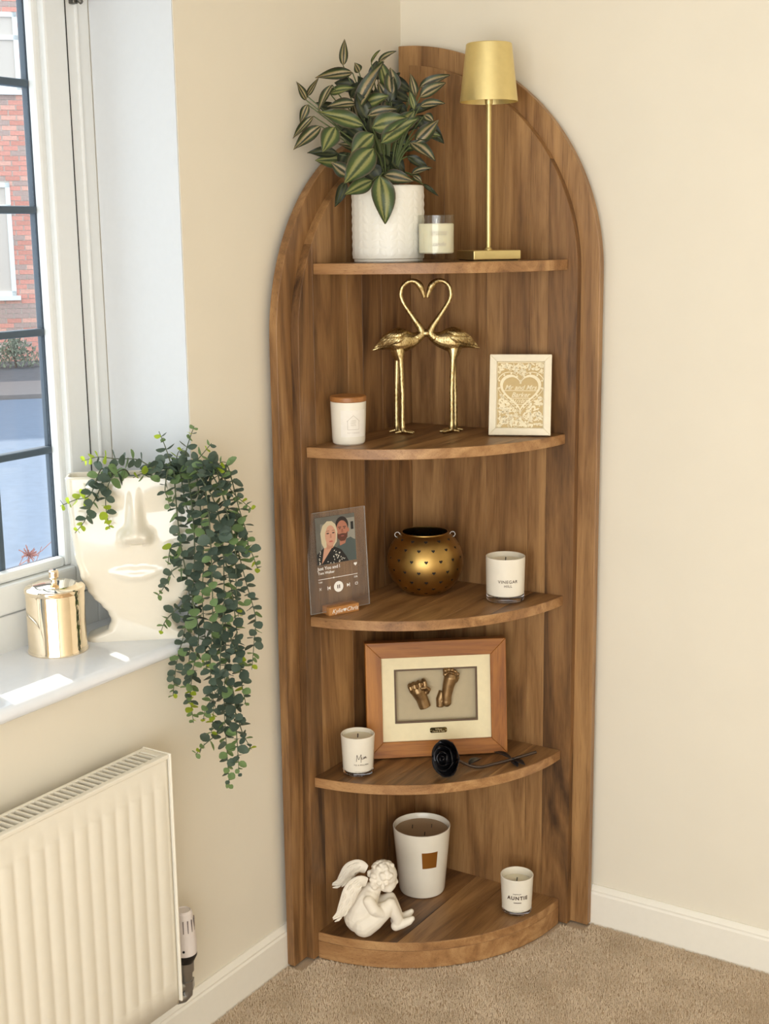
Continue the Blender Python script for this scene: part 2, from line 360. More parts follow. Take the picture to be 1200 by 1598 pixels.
for (ya, yb, nb) in ((YM + 0.037, RV - 0.0665, 1), (FAR + 0.0755, YM - 0.037, 6)):
    z0, z1 = SILL + 0.0725, HEAD - 0.0625
    sash = G(); w = 0.056
    for a, b, c, d in ((ya, z0, ya + w, z1), (yb - w, z0, yb, z1), (ya + w + 0.0002, z0, yb - w - 0.0002, z0 + w), (ya + w + 0.0002, z1 - w, yb - w - 0.0002, z1)): sash.box((XF - 0.03, a, b), (XF + 0.006, c, d))
    so = sash.obj('sash', m_upvc, win, smooth=False, bevel=0.005)
    bd = G(); gy0, gy1, gz0, gz1 = ya + w + 0.016, yb - w - 0.016, z0 + w + 0.020, z1 - w - 0.012
    for a, b, c, d in ((gy0 - 0.02, gz0 - 0.02, gy0, gz1 + 0.02), (gy1, gz0 - 0.02, gy1 + 0.02, gz1 + 0.02), (gy0 + .0002, gz0 - 0.02, gy1 - .0002, gz0), (gy0 + .0002, gz1, gy1 - .0002, gz1 + 0.02)): bd.box((XF - 0.03, a, b), (XF - 0.008, c, d))
    bd.obj('glazing_bead', m_upvc, so, smooth=False, bevel=0.006)
    ex = G()
    for a, b, c, d in ((gy0 - 0.02, gz0 - 0.02, gy0, gz1 + 0.02), (gy1, gz0 - 0.02, gy1 + 0.02, gz1 + 0.02), (gy0 + .0002, gz0 - 0.02, gy1 - .0002, gz0 - 0.004), (gy0 + .0002, gz1, gy1 - .0002, gz1 + 0.02)): ex.box((XF - 0.046, a, b), (XF - 0.0305, c, d))
    ex.obj('outer_sash', m_anth, so, smooth=False, bevel=0.002)
    gk = G()
    gk.box((XF - 0.035, ya - 0.004, z0 - 0.004), (XF - 0.02, ya + 0.001, z1 + 0.004)); gk.box((XF - 0.035, yb - 0.001, z0 - 0.004), (XF + 0.002, yb + 0.004, z1 + 0.004))
    gk.obj('gasket', m_dark, so, smooth=False)
    ys = [gy1] + [gy1 - 0.14 * (k + 1) for k in range(nb)] + [gy0]; ys = [q for q in ys if q >= gy0]
    zs = [gz0, 1.203, 1.429, 1.655, 1.881, gz1]
    for k in range(len(ys) - 1):
        for j in range(len(zs) - 1):
            g = G(); g.box((XF - 0.036, ys[k + 1] + 0.0, zs[j]), (XF - 0.032, ys[k], zs[j + 1])); g.obj('pane', m_pane, so, smooth=False)
    for zz in zs[1:-1]:
        g = G(); g.box((XF - 0.046, gy0 - 0.001, zz - 0.007), (XF - 0.026, gy1 + 0.001, zz + 0.007)); g.obj('glazing_bar', m_bar, so, smooth=False, bevel=0.003)
    for yy in ys[1:-1]:
        g = G(); g.box((XF - 0.046, yy - 0.007, gz0 - 0.001), (XF - 0.026, yy + 0.007, gz1 + 0.001)); g.obj('glazing_bar', m_bar, so, smooth=False, bevel=0.003)
g = G(); g.box((XF, -0.815, 2.027), (XF + 0.014, -0.803, 2.07)); g.tube([(XF + 0.012, -0.808, 2.04), (XF + 0.024, -0.804, 2.028)], 0.005); g.obj('restrictor_catch', plain('grey_metal', rgb(110, 108, 102), 0.4, 0.8), win, bevel=0.002)

# ------------------------------------------------------------------ outside: street and the brick house opposite
GZ = -0.3
HD = Vector((-0.736, 0.677, 0)); C0 = Vector((1.674, -2.703, 0)); RZH = math.atan2(0.736, 0.677)
def ground(name, d0, d1, z0, z1, col, label, cat, nz=0.08):
    m = plain(name + '_surface', col, 0.9, nz=nz, nscale=14, bump=0.3)
    o = thing(name, label, cat, tuple(C0 + HD * d0) [:2] + (z0,), RZH)
    g = G(); g.box((-14, 0, 0), (14, d1 - d0, z1 - z0)); g.obj('paving', m, o, smooth=False); return o
ground('road', 3.9, 16.9, GZ - 0.25, GZ - 0.02, rgb(98, 110, 128), 'pale grey tarmac road outside the window', 'road')
ground('pavement', 16.95, 18.6, GZ - 0.25, GZ + 0.03, rgb(120, 112, 110), 'light pinkish pavement strip across the road', 'pavement')
ground('front_drive', 18.65, 26, GZ - 0.25, GZ, rgb(86, 86, 90), 'dark gravel frontage before the brick house', 'drive', 0.25)
house = thing('brick_house', 'red brick house with white windows across the street', 'house', tuple(C0 + HD * 22)[:2] + (GZ,), RZH)
t = NT('brick_far'); br = t.n.new('ShaderNodeTexBrick'); br.inputs['Scale'].default_value = 1.0
br.inputs['Brick Width'].default_value = 0.235; br.inputs['Row Height'].default_value = 0.075; br.inputs['Mortar Size'].default_value = 0.006
br.inputs['Color1'].default_value = rgb(212, 144, 128); br.inputs['Color2'].default_value = rgb(190, 146, 134); br.inputs['Mortar'].default_value = rgb(206, 192, 180)
cx = t.n.new('ShaderNodeSeparateXYZ'); cb = t.n.new('ShaderNodeCombineXYZ'); tc = t.n.new('ShaderNodeTexCoord'); t.link(tc.outputs['Object'], cx.inputs[0])
t.link(cx.outputs[0], cb.inputs[0]); t.link(cx.outputs[2], cb.inputs[1]); t.link(cb.outputs[0], br.inputs['Vector']); t.link(br.outputs['Color'], t.b.inputs['Base Color']); m_brickfar = t.m
m_mortar = plain('mortar', rgb(206, 192, 180), 0.9)
g = G(); g.box((-6, 0.012, 0), (-0.52, 0.3, 7)); g.box((0.54, 0.012, 0), (5, 0.3, 7)); g.obj('wall_side', m_brickfar, house, smooth=False)
g = G(); g.box((-0.52, 0.02, 0), (0.54, 0.3, 7)); g.obj('wall', m_mortar, house, smooth=False)
g = G(); g.prism([(-0.4, 6.9), (0.45, 6.9), (3.2, 9.6), (2.9, 9.8)], -6, 5, 'yz'); g.obj('roof', plain('roof_tile_grey', rgb(88, 80, 78), 0.8), house, smooth=False)
bcols = [plain('brick_tone_%d' % i, rgb(*c), 0.9, nz=0.12, nscale=40) for i, c in enumerate(((214, 146, 130), (202, 136, 120), (220, 164, 146), (178, 150, 140)))]
bmesh_ = []
for m in bcols:
    g = G(); g.box((-0.1075, 0.008, -0.0325), (0.1075, 0.05, 0.0325)); me = g.mesh('brick', False); me.materials.append(m); bmesh_.append(me)
rb = random.Random(11); wins = [(-1.5, 1.03, -0.17, 2.75), (-1.3, 4.12, 0.10, 5.25)]
for row in range(74):
    z = 0.04 + row * 0.075
    for k in range(-3, 4):
        x = k * 0.235 + (0.1175 if row % 2 else 0)
        if x < -0.52 or x > 0.52: continue
        cut_ = [c for a, b, c, d in wins if a < x - 0.1075 < c and b < z < d]; Sx = Matrix()
        if cut_:
            wd = x + 0.1075 - cut_[0]
            if wd < 0.03: continue
            x = cut_[0] + wd / 2; Sx = Matrix.Diagonal((wd / 0.215, 1, 1, 1))
        i = 3 if (row in (9, 10, 11) or rb.random() < 0.16) else rb.choice((0, 0, 1, 2))
        inst('brick', bmesh_[i], None, house, Matrix.Translation((x, rb.uniform(-0.004, 0.002), z)) @ Sx)
m_pv = panemat('far_window_glass', (0.5, 0.52, 0.55, 1), 0.25, (0.4, 0.42, 0.45, 1))
for a, b, c, d in wins:
    g = G(); w = 0.07
    for q in ((a, b, a + w, d), (c - w, b, c, d), (a, b, c, b + w), (a, d - w, c, d), (c - 0.62, b, c - 0.55, d), (a, d - 0.4, c, d - 0.33)): g.box((q[0], -0.01, q[1]), (q[2], 0.07, q[3]))
    wo = g.obj('window', m_upvc, house, smooth=False)
    g = G(); g.box((a, 0.03, b), (c, 0.04, d)); g.obj('pane', m_pv, wo, smooth=False)
    g = G(); g.box((a - 0.05, -0.06, b - 0.07), (c + 0.06, 0.05, b)); g.obj('window_sill', m_upvc, wo, smooth=False)
# low shrub at the foot of the house
sh = thing('shrub', 'scrubby green bush at the foot of the brick house', 'shrub', tuple(C0 + HD * 20.9 + Vector((0.677, 0.736, 0)) * -0.25)[:2] + (GZ,), RZH)
g = G(); rs = random.Random(5)
for i in range(620):
    a, b, rr = rs.uniform(0, 2 * PI), rs.uniform(0, PI / 2), rs.uniform(0.5, 1.0)
    c = Vector((0.42 * rr * math.cos(a) * math.cos(b), 0.3 * rr * math.sin(a) * math.cos(b), 0.02 + 0.42 * rr * math.sin(b)))
    R = Euler((rs.uniform(0, 6), rs.uniform(0, 6), rs.uniform(0, 6))).to_matrix().to_4x4()
    g.add([(-0.035, 0, 0), (0, 0.014, 0.01), (0.04, 0, 0), (0, -0.014, 0.01)], [(0, 1, 2, 3)], Matrix.Translation(c) @ R)
so = g.obj('foliage', plain('shrub_green', rgb(128, 132, 112), 0.8, nz=0.3), sh, smooth=False); so['kind'] = 'stuff'
g = G(); g.tube([(0, 0, 0), (0.02, 0, 0.25), (0.1, 0.02, 0.45)], [0.02, 0.015, 0.006]); g.tube([(0, 0, 0.1), (-0.12, 0, 0.4)], [0.014, 0.005]); g.obj('stem', m_ink, sh)
# dry seed-head twig just outside the glass
tw = thing('dry_twig', 'dry pinkish seed head twig outside the window pane', 'twig', (-0.766, -0.63, GZ - 0.02), 0.72)
m_twig = plain('dry_twig_pink', rgb(150, 104, 100), 0.8)
g = G(); g.tube([(-0.03, 0, 0), (0.0, 0, 0.7), (0.02, 0, 1.12), (0.07, 0, 1.17), (0.12, 0, 1.20), (0.17, 0, 1.245)], [0.004, 0.003, 0.0014, 0.0012, 0.001, 0.0006], 5)
g.tube([(0.0, 0, 0.7), (0.03, 0.01, 1.10), (0.075, 0.01, 1.185)], [0.003, 0.0014, 0.001], 5)
g.tube([(0.01, 0, 1.0), (0.09, 0.0, 1.14), (0.12, 0, 1.21)], [0.002, 0.001, 0.0007], 5); g.obj('stem', m_twig, tw)
g = G(); rs = random.Random(9)
for i in range(46):
    dv = Vector((rs.gauss(0, 1), rs.gauss(0, 1), rs.gauss(0, 1))).normalized(); c = Vector((0.088, 0.005, 1.19))
    g.tube([c, c + dv * rs.uniform(0.012, 0.026)], [0.0008, 0.0014], 4)
g.obj('seed_head', m_twig, tw)

# ------------------------------------------------------------------ corner shelf unit
unit = thing('corner_shelf', 'tall arched oak corner shelf unit with five tiers', 'shelf', (0, 0, 0))
T = 0.0195
def top_pts(u0, u1, uc, zc, r, n=18):
    pts = []; N = 60
    for i in range(N + 1):
        a = PI / 2 * i / N; u = uc + r * math.sin(a); z = zc + r * math.cos(a)
        if u0 + 1e-5 < u < u1 - 1e-5: pts.append((u, z))
    def tp(u):
        return zc + r if u <= uc else zc + math.sqrt(max(0, r * r - (u - uc) ** 2))
    return [(u0, tp(u0))] + pts + [(u1, tp(u1))]
def board(u0, u1, uc, zc, r): return [(u0, 0.0)] + top_pts(u0, u1, uc, zc, r) + [(u1, 0.0)]
RC = (0.0, 1.515); LC = (0.1, 1.39)
# right side, against wall_right
g = G(); g.prism(board(0.0, 0.5015, RC[0], RC[1], 0.5015), -T, 0.0, 'xz'); rp = g.obj('back_panel', m_wz, unit, smooth=False, bevel=0.0015)
rp['label'] = 'tall right arched back board'
cuts = [0.039, 0.130, 0.238, 0.345, 0.389, 0.458]
for a, b in zip(cuts, cuts[1:]):
    g = G(); g.prism(board(a + 0.0002, b - 0.0002, RC[0], RC[1], 0.458), -2 * T - random.uniform(0, 0.0003), -T, 'xz'); g.obj('plank', m_wz, rp, smooth=False, bevel=0.0006, seg=1)
# left side, against wall_left (lower arch); u = -y
g = G(); g.prism([(-u, z) for u, z in board(T, 0.5274, LC[0], LC[1], 0.4274)], 0.0, T, 'yz'); lp = g.obj('back_panel', m_wz, unit, smooth=False, bevel=0.0015)
lp['label'] = 'lower left arched back board'
cuts = [0.039, 0.164, 0.242, 0.301, 0.426, 0.4804]
for a, b in zip(cuts, cuts[1:]):
    g = G(); g.prism([(-u, z) for u, z in board(a + 0.0002, b - 0.0002, LC[0], LC[1], 0.3804)], T, 2 * T + random.uniform(0, 0.0003), 'yz'); g.obj('plank', m_wz, lp, smooth=False, bevel=0.0006, seg=1)
Q = 2 * T + 0.0004
def circ3(A, B, C):
    ax, ay = A; bx, by = B; cx, cy = C; d = 2 * (ax * (by - cy) + bx * (cy - ay) + cx * (ay - by))
    ux = ((ax * ax + ay * ay) * (by - cy) + (bx * bx + by * by) * (cy - ay) + (cx * cx + cy * cy) * (ay - by)) / d
    uy = ((ax * ax + ay * ay) * (cx - bx) + (bx * bx + by * by) * (ax - cx) + (cx * cx + cy * cy) * (bx - ax)) / d
    return ux, uy, math.hypot(ax - ux, ay - uy)
def shelf_arc(RL, RR, mid, n=40):
    A = (Q, -RL); B = (RR, -Q); Mp = (mid * 0.7071, -0.02 - mid * 0.7071); ux, uy, r = circ3(A, Mp, B)
    a0 = math.atan2(A[1] - uy, A[0] - ux); a1 = math.atan2(B[1] - uy, B[0] - ux)
    return [(ux + r * math.cos(a0 + (a1 - a0) * i / n), uy + r * math.sin(a0 + (a1 - a0) * i / n)) for i in range(n + 1)]
def shelf(z, RL, RR, mid, th=0.022, name='shelf', lab=None):
    P = shelf_arc(RL, RR, mid); lip = 0.0035
    # curved front lipping
    nrm = []
    for i in range(len(P)):
        tx = P[min(i + 1, len(P) - 1)][0] - P[max(i - 1, 0)][0]; ty = P[min(i + 1, len(P) - 1)][1] - P[max(i - 1, 0)][1]; l = math.hypot(tx, ty); nrm.append((ty / l, -tx / l))
    inner = [(p[0] - n[0] * lip, p[1] - n[1] * lip) for p, n in zip(P, nrm)]
    inner[0] = (Q, inner[0][1]); inner[-1] = (inner[-1][0], -Q)
    g = G(); k = len(P); vs = [(p[0], p[1], z - th) for p in P] + [(p[0], p[1], z) for p in P] + [(p[0], p[1], z) for p in inner] + [(p[0], p[1], z - th) for p in inner]
    fs = []
    for i in range(k - 1):
        for q in range(4): a = q * k + i; b = ((q + 1) % 4) * k + i; fs.append((a, a + 1, b + 1, b))
    fs += [(0, k, 2 * k, 3 * k), (k - 1, 2 * k - 1, 3 * k - 1, 4 * k - 1)]
    g.add(vs, fs); so = g.obj(name, m_wx, unit, ang=0.5, bevel=0.0008, seg=1)
    if lab: so['label'] = lab
    xs = [Q, 0.115 + random.uniform(-.02, .02), 0.20 + random.uniform(-.02, .02), 0.285 + random.uniform(-.02, .02), 0.365 + random.uniform(-.015, .015), inner[-1][0]]
    def yat(x):
        for p, q in zip(inner, inner[1:]):
            if p[0] <= x <= q[0]: return p[1] + (q[1] - p[1]) * (x - p[0]) / max(1e-9, q[0] - p[0])
        return -Q
    for a, b in zip(xs, xs[1:]):
        mids = [p for p in inner if a + 0.002 < p[0] < b - 0.002]
        if b == xs[-1]: poly = [(a + .0002, -Q), (a + .0002, yat(a))] + mids + [inner[-1]]
        else: poly = [(a + .0002, -Q), (a + .0002, yat(a + .0002))] + mids + [(b - .0002, yat(b - .0002)), (b - .0002, -Q)]
        g = G(); g.prism(poly, z - th + 0.0003, z - random.uniform(0.0, 0.0003), 'xy'); g.obj('plank', m_wy, so, smooth=False, bevel=0.0005, seg=1)
    return so
Z1, Z2, Z3, Z4, Z5 = 1.5453, 1.1682, 0.8000, 0.4311, 0.0585
shelf(Z1, 0.4233, 0.4347, 0.437, lab='uppermost curved shelf'); shelf(Z2, 0.4621, 0.4347, 0.437, lab='second curved shelf from the top')
shelf(Z3, 0.4621, 0.4347, 0.437, lab='middle curved shelf'); shelf(Z4, 0.4621, 0.4347, 0.442, lab='second curved shelf from the floor')
shelf(Z5, 0.4621, 0.4360, 0.445, 0.020, 'base_shelf', lab='curved bottom shelf')
P = shelf_arc(0.4621, 0.4360, 0.445)
poly = [(Q, -Q)] + [(p[0], p[1]) for p in P]
g = G(); g.prism(poly, -0.004, Z5 - 0.0205, 'xy'); g.obj('plinth', m_wx, unit, ang=0.5, bevel=0.0008, seg=1)

# ------------------------------------------------------------------ radiator under the window
m_rad = plain('radiator_enamel', rgb(236, 229, 212), 0.38, nz=0.01)
RY0, RY1, RX0, RX1, RZ0, RZ1 = -2.36, -0.970, 0.020, 0.085, 0.168, 0.674
rad = thing('radiator', 'white panel radiator with slotted top grille below the window sill', 'radiator', ((RX0 + RX1) / 2, -1.6, RZ0))
O = Vector(rad.location)
def rl(a): return tuple(Vector(a) - O)
# pressed front panel with raised ribs
ys = []; pitch = 0.0333; y = RY1 - 0.010
cols = [(RY1 - 0.006, 0.0)]
k = 0
while y - pitch > RY0 + 0.01:
    y -= pitch
    for dy, h in ((pitch, 0), (pitch - 0.003, 0.0), (pitch - 0.0055, 1), (0.0055, 1), (0.003, 0)):
        cols.append((y + dy - 0.002, h))
cols.append((RY0 + 0.006, 0))
rows = [(RZ0, 0), (RZ0 + 0.048, 0), (RZ0 + 0.056, 1), (RZ1 - 0.062, 1), (RZ1 - 0.054, 0), (RZ1 - 0.014, 0), (RZ1 - 0.006, -0.3), (RZ1 - 0.003, -1.2)]
vs = []; fs = []
for yy, h in cols:
    for zz, q in rows: vs.append(rl((RX1 - 0.004 + (0.0015 * h * q if q > 0 else 0.005 * q), yy, zz)))
R_ = len(rows)
for i in range(len(cols) - 1):
    for j in range(R_ - 1): fs.append((i * R_ + j, i * R_ + j + 1, (i + 1) * R_ + j + 1, (i + 1) * R_ + j))
g = G(); g.add(vs, fs); fp = g.obj('front_panel', m_rad, rad, ang=1.2)
sol = fp.modifiers.new('solid', 'SOLIDIFY'); sol.thickness = 0.0015; sol.offset = -1
g = G(); g.box(rl((RX0, RY0, RZ0)), rl((RX0 + 0.003, RY1, RZ1 - 0.006))); g.obj('back_panel', m_rad, rad, smooth=False)
for ya, yb in ((RY1 - 0.004, RY1), (RY0, RY0 + 0.004)):
    g = G(); g.box(rl((RX0 - 0.002, ya, RZ0 + 0.004)), rl((RX1 + 0.002, yb, RZ1))); g.obj('side_panel', m_rad, rad, smooth=False, bevel=0.0015)
g = G()
g.box(rl((RX0 - 0.001, RY0 + 0.0045, RZ1 - 0.010)), rl((RX0 + 0.007, RY1 - 0.0045, RZ1 - 0.001))); g.box(rl((RX1 - 0.014, RY0 + 0.0045, RZ1 - 0.010)), rl((RX1 - 0.0015, RY1 - 0.0045, RZ1 - 0.001)))
g.box(rl((RX0 + 0.0072, RY1 - 0.022, RZ1 - 0.008)), rl((RX1 - 0.0142, RY1 - 0.0045, RZ1 - 0.001)))
gr = g.obj('top_grille', m_rad, rad, smooth=False, bevel=0.002)
sm = G(); sm.box((RX0 + 0.0065 - O.x, -0.0021, -0.004), (RX1 - 0.0135 - O.x, 0.0021, 0.003)); sme = sm.mesh('slat', False)
yy = RY1 - 0.028; 
while yy > RY0 + 0.02:
    inst('slat', sme, m_rad, gr, Matrix.Translation((0, yy - O.y, RZ1 - 0.005 - O.z))); yy -= 0.0146
g = G(); 
yy = RY1 - 0.03
zig = []
while yy > RY0 + 0.03: zig += [(RX0 + 0.012, yy), (RX1 - 0.022, yy - 0.012)]; yy -= 0.024
for (a, b), (c, d) in zip(zig, zig[1:]): g.add([rl((a, b, RZ0 + 0.05)), rl((c, d, RZ0 + 0.05)), rl((c, d, RZ1 - 0.06)), rl((a, b, RZ1 - 0.06))], [(0, 1, 2, 3)])
g.obj('convector_fins', plain('fin_grey', rgb(96, 95, 92), 0.6), rad, smooth=False)  # fin colour darkened to put shade inside the grille slots
g = G(); g.box(rl((RX0 - 0.022 - 0.013, -1.12, RZ0 + 0.1)), rl((RX0 - 0.001, -1.09, RZ1 - 0.06))); g.box(rl((RX0 - 0.035, -2.25, RZ0 + 0.1)), rl((RX0 - 0.001, -2.22, RZ1 - 0.06))); g.obj('wall_bracket', m_rad, rad, smooth=False)
# thermostatic valve
VX, VY = 0.038, -0.905
MV = Matrix.Translation(Vector((VX, VY, 0)) - Vector((O.x, O.y, O.z)))
g = G(); g.lathe([(0, 0.222), (0.0195, 0.222), (0.0235, 0.228), (0.0235, 0.250), (0.0225, 0.262), (0.019, 0.302), (0.0175, 0.313), (0.014, 0.3175), (0.013, 0.3155), (0.0, 0.3155)], 36, MV)
vh = g.obj('valve_head', plain('valve_white', rgb(232, 222, 216), 0.35), rad, ang=0.5)
g = G()
for k in range(14):
    a = k * 2 * PI / 14
    if k % 5 == 4: continue
    g.box((0.0195, -0.0009, 0.270), (0.0212, 0.0009, 0.302), MV @ Matrix.Rotation(a, 4, 'Z'))
g.obj('grip_slot', plain('valve_slot', rgb(120, 108, 104), 0.6), vh, smooth=False)
g = G(); g.lathe([(0, 0), (0.0024, 0), (0.0024, 0.001), (0, 0.001)], 12, MV @ Matrix.Translation((0.0137, -0.0190, 0.240)) @ Matrix.Rotation(math.radians(-54), 4, 'Z') @ Matrix.Rotation(PI / 2, 4, 'Y')); g.obj('marker_dot', m_dark, vh)
g = G(); g.lathe([(0, 0.208), (0.016, 0.208), (0.0185, 0.212), (0.0235, 0.222), (0.0235, 0.227), (0, 0.227)], 32, MV); g.obj('valve_collar', plain('black_plastic', rgb(26, 25, 25), 0.4), rad)
g = G(); g.lathe([(0, 0.168), (0.012, 0.168), (0.013, 0.186), (0.0165, 0.188), (0.0165, 0.2075), (0.014, 0.2085), (0, 0.2085)], 24, MV); g.lathe([(0, 0.150), (0.0165, 0.150), (0.0165, 0.168), (0, 0.168)], 6, MV)
g.tube([(0, 0, 0.160), (0, -0.062, 0.160)], 0.0095, 14, MV); g.tube([(0, 0, 0.152), (0, 0, 0.138), (-0.003, -0.008, 0.132), (-0.005, -0.022, 0.134), (-0.005, -0.05, 0.150), (-0.005, -0.085, 0.180)], [0.0125, 0.0120, 0.0110, 0.0095, 0.0085, 0.0085], 14, MV); g.obj('valve_body', m_chrome, rad, ang=0.5)

# ------------------------------------------------------------------ window sill: face vase, trailing eucalyptus, gold canister
VA = (-0.136, -0.949, SILL); VR = math.atan2(0.633, 0.774)
vase = thing('face_vase', 'cream glazed vase moulded as a face on the window sill', 'vase', VA, VR)
# outline in local X (right) and Z (up); rounded box sections, hollow top
def vx(z):
    # left and right edges at height z (metres)
    L = [(0, 0.0), (0.006, -0.001), (0.012, 0.018), (0.020, 0.040), (0.040, 0.047), (0.055, 0.042), (0.070, 0.030), (0.085, 0.016), (0.10, 0.006), (0.13, -0.006), (0.17, -0.014), (0.218, -0.019), (0.267, -0.022), (0.318, -0.023)]
    Rr = [(0, 0.205), (0.006, 0.206), (0.012, 0.190), (0.020, 0.172), (0.040, 0.164), (0.055, 0.168), (0.070, 0.180), (0.085, 0.194), (0.10, 0.206), (0.13, 0.218), (0.17, 0.226), (0.218, 0.230), (0.267, 0.233), (0.318, 0.234)]
    def ip(T):
        for (a, p), (b, q) in zip(T, T[1:]):
            if a <= z <= b:
                f = (z - a) / (b - a); f = f * f * (3 - 2 * f) if b - a > .008 else f; return p + (q - p) * f
        return T[-1][1]
    return ip(L), ip(Rr)
def gauss(x, c, w): return math.exp(-((x - c) / w) ** 2)
def relief(x, z):
    cx = 0.104; h = 0.0
    # nose: narrow bridge flaring into a rounded tip with nostrils
    if 0.188 < z < 0.312:
        f = (0.312 - z) / 0.124; w = 0.0085 + 0.0045 * f + 0.0100 * gauss(z, 0.200, 0.020); e = max(0.0, 1 - abs((x - cx) / (w * 1.5)) ** 2.0)
        h += 0.021 * (f * f * (3 - 2 * f)) ** 0.8 * e ** 1.3 * min(1.0, ((z - 0.188) / 0.018)) ** 0.55
        h += 0.008 * gauss(x, cx, 0.012) * gauss(z, 0.209, 0.014)
    h += 0.013 * (gauss(x, cx - 0.0205, 0.0095) + gauss(x, cx + 0.0205, 0.0095)) * gauss(z, 0.205, 0.0115)
    # shallow eye hollows
    h -= 0.0035 * (gauss(x, cx - 0.052, 0.034) + gauss(x, cx + 0.052, 0.034)) * gauss(z, 0.250, 0.030)
    # thin lips
    lx = (x - (cx - 0.004)) / 0.050
    if abs(lx) < 1:
        q = (1 - lx * lx); zc = 0.134 + 0.002 * lx * lx
        bow = 0.0095 * q ** 0.7 * (1 - 0.25 * gauss(lx, 0, 0.12)); h += 0.0036 * q ** 0.6 * max(0, 1 - abs((z - (zc + bow * 0.55)) / (bow * 0.75 + 1e-4)) ** 2) ** 0.8
        low = 0.013 * q ** 0.8; h += 0.0042 * q ** 0.6 * max(0, 1 - abs((z - (zc - low * 0.6)) / (low * 0.75 + 1e-4)) ** 2) ** 0.8
    return h
vs = []; fs = []; DP = 0.066; NX = 56
zl = [i * 0.318 / 90 for i in range(91)]
def ring(z, off=0.0, rel=True):
    a, b = vx(z); a += off; b -= off; r = min(0.016 - off * 0.5, DP / 2 - off - 0.001); pts = []
    y0, y1 = off, DP - off
    for i in range(NX + 1):
        x = a + r + (b - a - 2 * r) * i / NX; pts.append((x, y0 - (relief(x, z) if rel else 0), z))
    pts += [(b - r + r * math.sin(q), y0 + r - r * math.cos(q), z) for q in [PI / 2 * (i + 1) / 5 for i in range(5)]]
    pts += [(b - r + r * math.cos(q), y1 - r + r * math.sin(q), z) for q in [PI / 2 * i / 5 for i in range(6)]]
    pts += [(a + r + (b - a - 2 * r) * (1 - i / 10), y1, z) for i in range(1, 10)]
    pts += [(a + r - r * math.sin(q), y1 - r + r * math.cos(q), z) for q in [PI / 2 * i / 5 for i in range(6)]]
    pts += [(a + r - r * math.cos(q), y0 + r - r * math.sin(q), z) for q in [PI / 2 * i / 5 for i in range(5)]]
    return pts
rings = [ring(z) for z in zl] + [ring(0.3205, 0.002, False), ring(0.3205, 0.005, False), ring(0.318, 0.007, False), ring(0.25, 0.008, False), ring(0.20, 0.009, False)]
n = len(rings[0])
for R in rings: vs += R
for i in range(len(rings) - 1):
    for k in range(n): l = (k + 1) % n; fs.append((i * n + k, i * n + l, (i + 1) * n + l, (i + 1) * n + k))
fs.append(tuple(range(n))); fs.append(tuple(reversed(range((len(rings) - 1) * n, len(rings) * n))))
g = G(); g.add(vs, fs); g.obj('vase_body', m_glaze, vase, ang=1.0)

euc = thing('trailing_eucalyptus', 'trailing green eucalyptus spilling out of the cream face vase', 'plant', VA, VR)
def leafmat(name, col, trans, stripes=None, rough=0.45):
    t = NT(name); c = None
    if stripes:
        uvn = t.n.new('ShaderNodeUVMap'); sx = t.n.new('ShaderNodeSeparateXYZ'); t.link(uvn.outputs[0], sx.inputs[0])
        nz = t.noise(t.coords((1, 1, 1), 3.0), 40, 3)
        f = t.math('ADD', t.math('ABSOLUTE', t.math('SUBTRACT', sx.outputs[0], 0.5)), t.math('MULTIPLY', t.math('SUBTRACT', nz, 0.5), 0.12))
        c = t.ramp(f, stripes)
    else:
        nz = t.noise(t.coords((1, 1, 1), 9.0), 30, 3); oi = t.n.new('ShaderNodeObjectInfo')
        c = t.ramp(t.math('ADD', t.math('MULTIPLY', nz, 0.6), t.math('MULTIPLY', oi.outputs['Random'], 0.4)), [(0.25, tuple(x * 0.65 for x in col[:3]) + (1,)), (0.75, tuple(min(1, x * 1.35) for x in col[:3]) + (1,))])
    t.link(c, t.b.inputs['Base Color']); t.b.inputs['Roughness'].default_value = rough
    tl = t.n.new('ShaderNodeBsdfTranslucent'); t.link(c, tl.inputs['Color']); mx = t.n.new('ShaderNodeMixShader'); mx.inputs[0].default_value = trans
    t.link(t.b.outputs[0], mx.inputs[1]); t.link(tl.outputs[0], mx.inputs[2]); t.link(mx.outputs[0], t.out.inputs['Surface']); return t.m
m_eu = leafmat('eucalyptus_dark', rgb(88, 104, 90), 0.3); m_eu2 = leafmat('eucalyptus_mid', rgb(126, 152, 100), 0.35); m_eu3 = leafmat('eucalyptus_young_backlit', rgb(176, 196, 66), 0.6)
m_stem = plain('eucalyptus_stem', rgb(84, 92, 66), 0.6)
def euleaf(name, mat):
    g = G(); vs = [(0, 0, 0)]; N = 8
    out = [(0.0, 0.06), (0.18, 0.36), (0.45, 0.50), (0.75, 0.40), (0.95, 0.16), (1.0, 0.0), (0.95, -0.16), (0.75, -0.40), (0.45, -0.50), (0.18, -0.36), (0.0, -0.06)]
    vs = [(x, y, 0.10 * abs(y) + 0.05 * math.sin(x * 3)) for x, y in out] + [(0.5, 0, -0.02)]
    k = len(out); fs = [(i, (i + 1) % k, k) for i in range(k)]
    g.add(vs, fs); me = g.mesh(name); me.materials.append(mat); return me
LM = [euleaf('leaf', m_eu), euleaf('leaf', m_eu2), euleaf('leaf', m_eu3)]
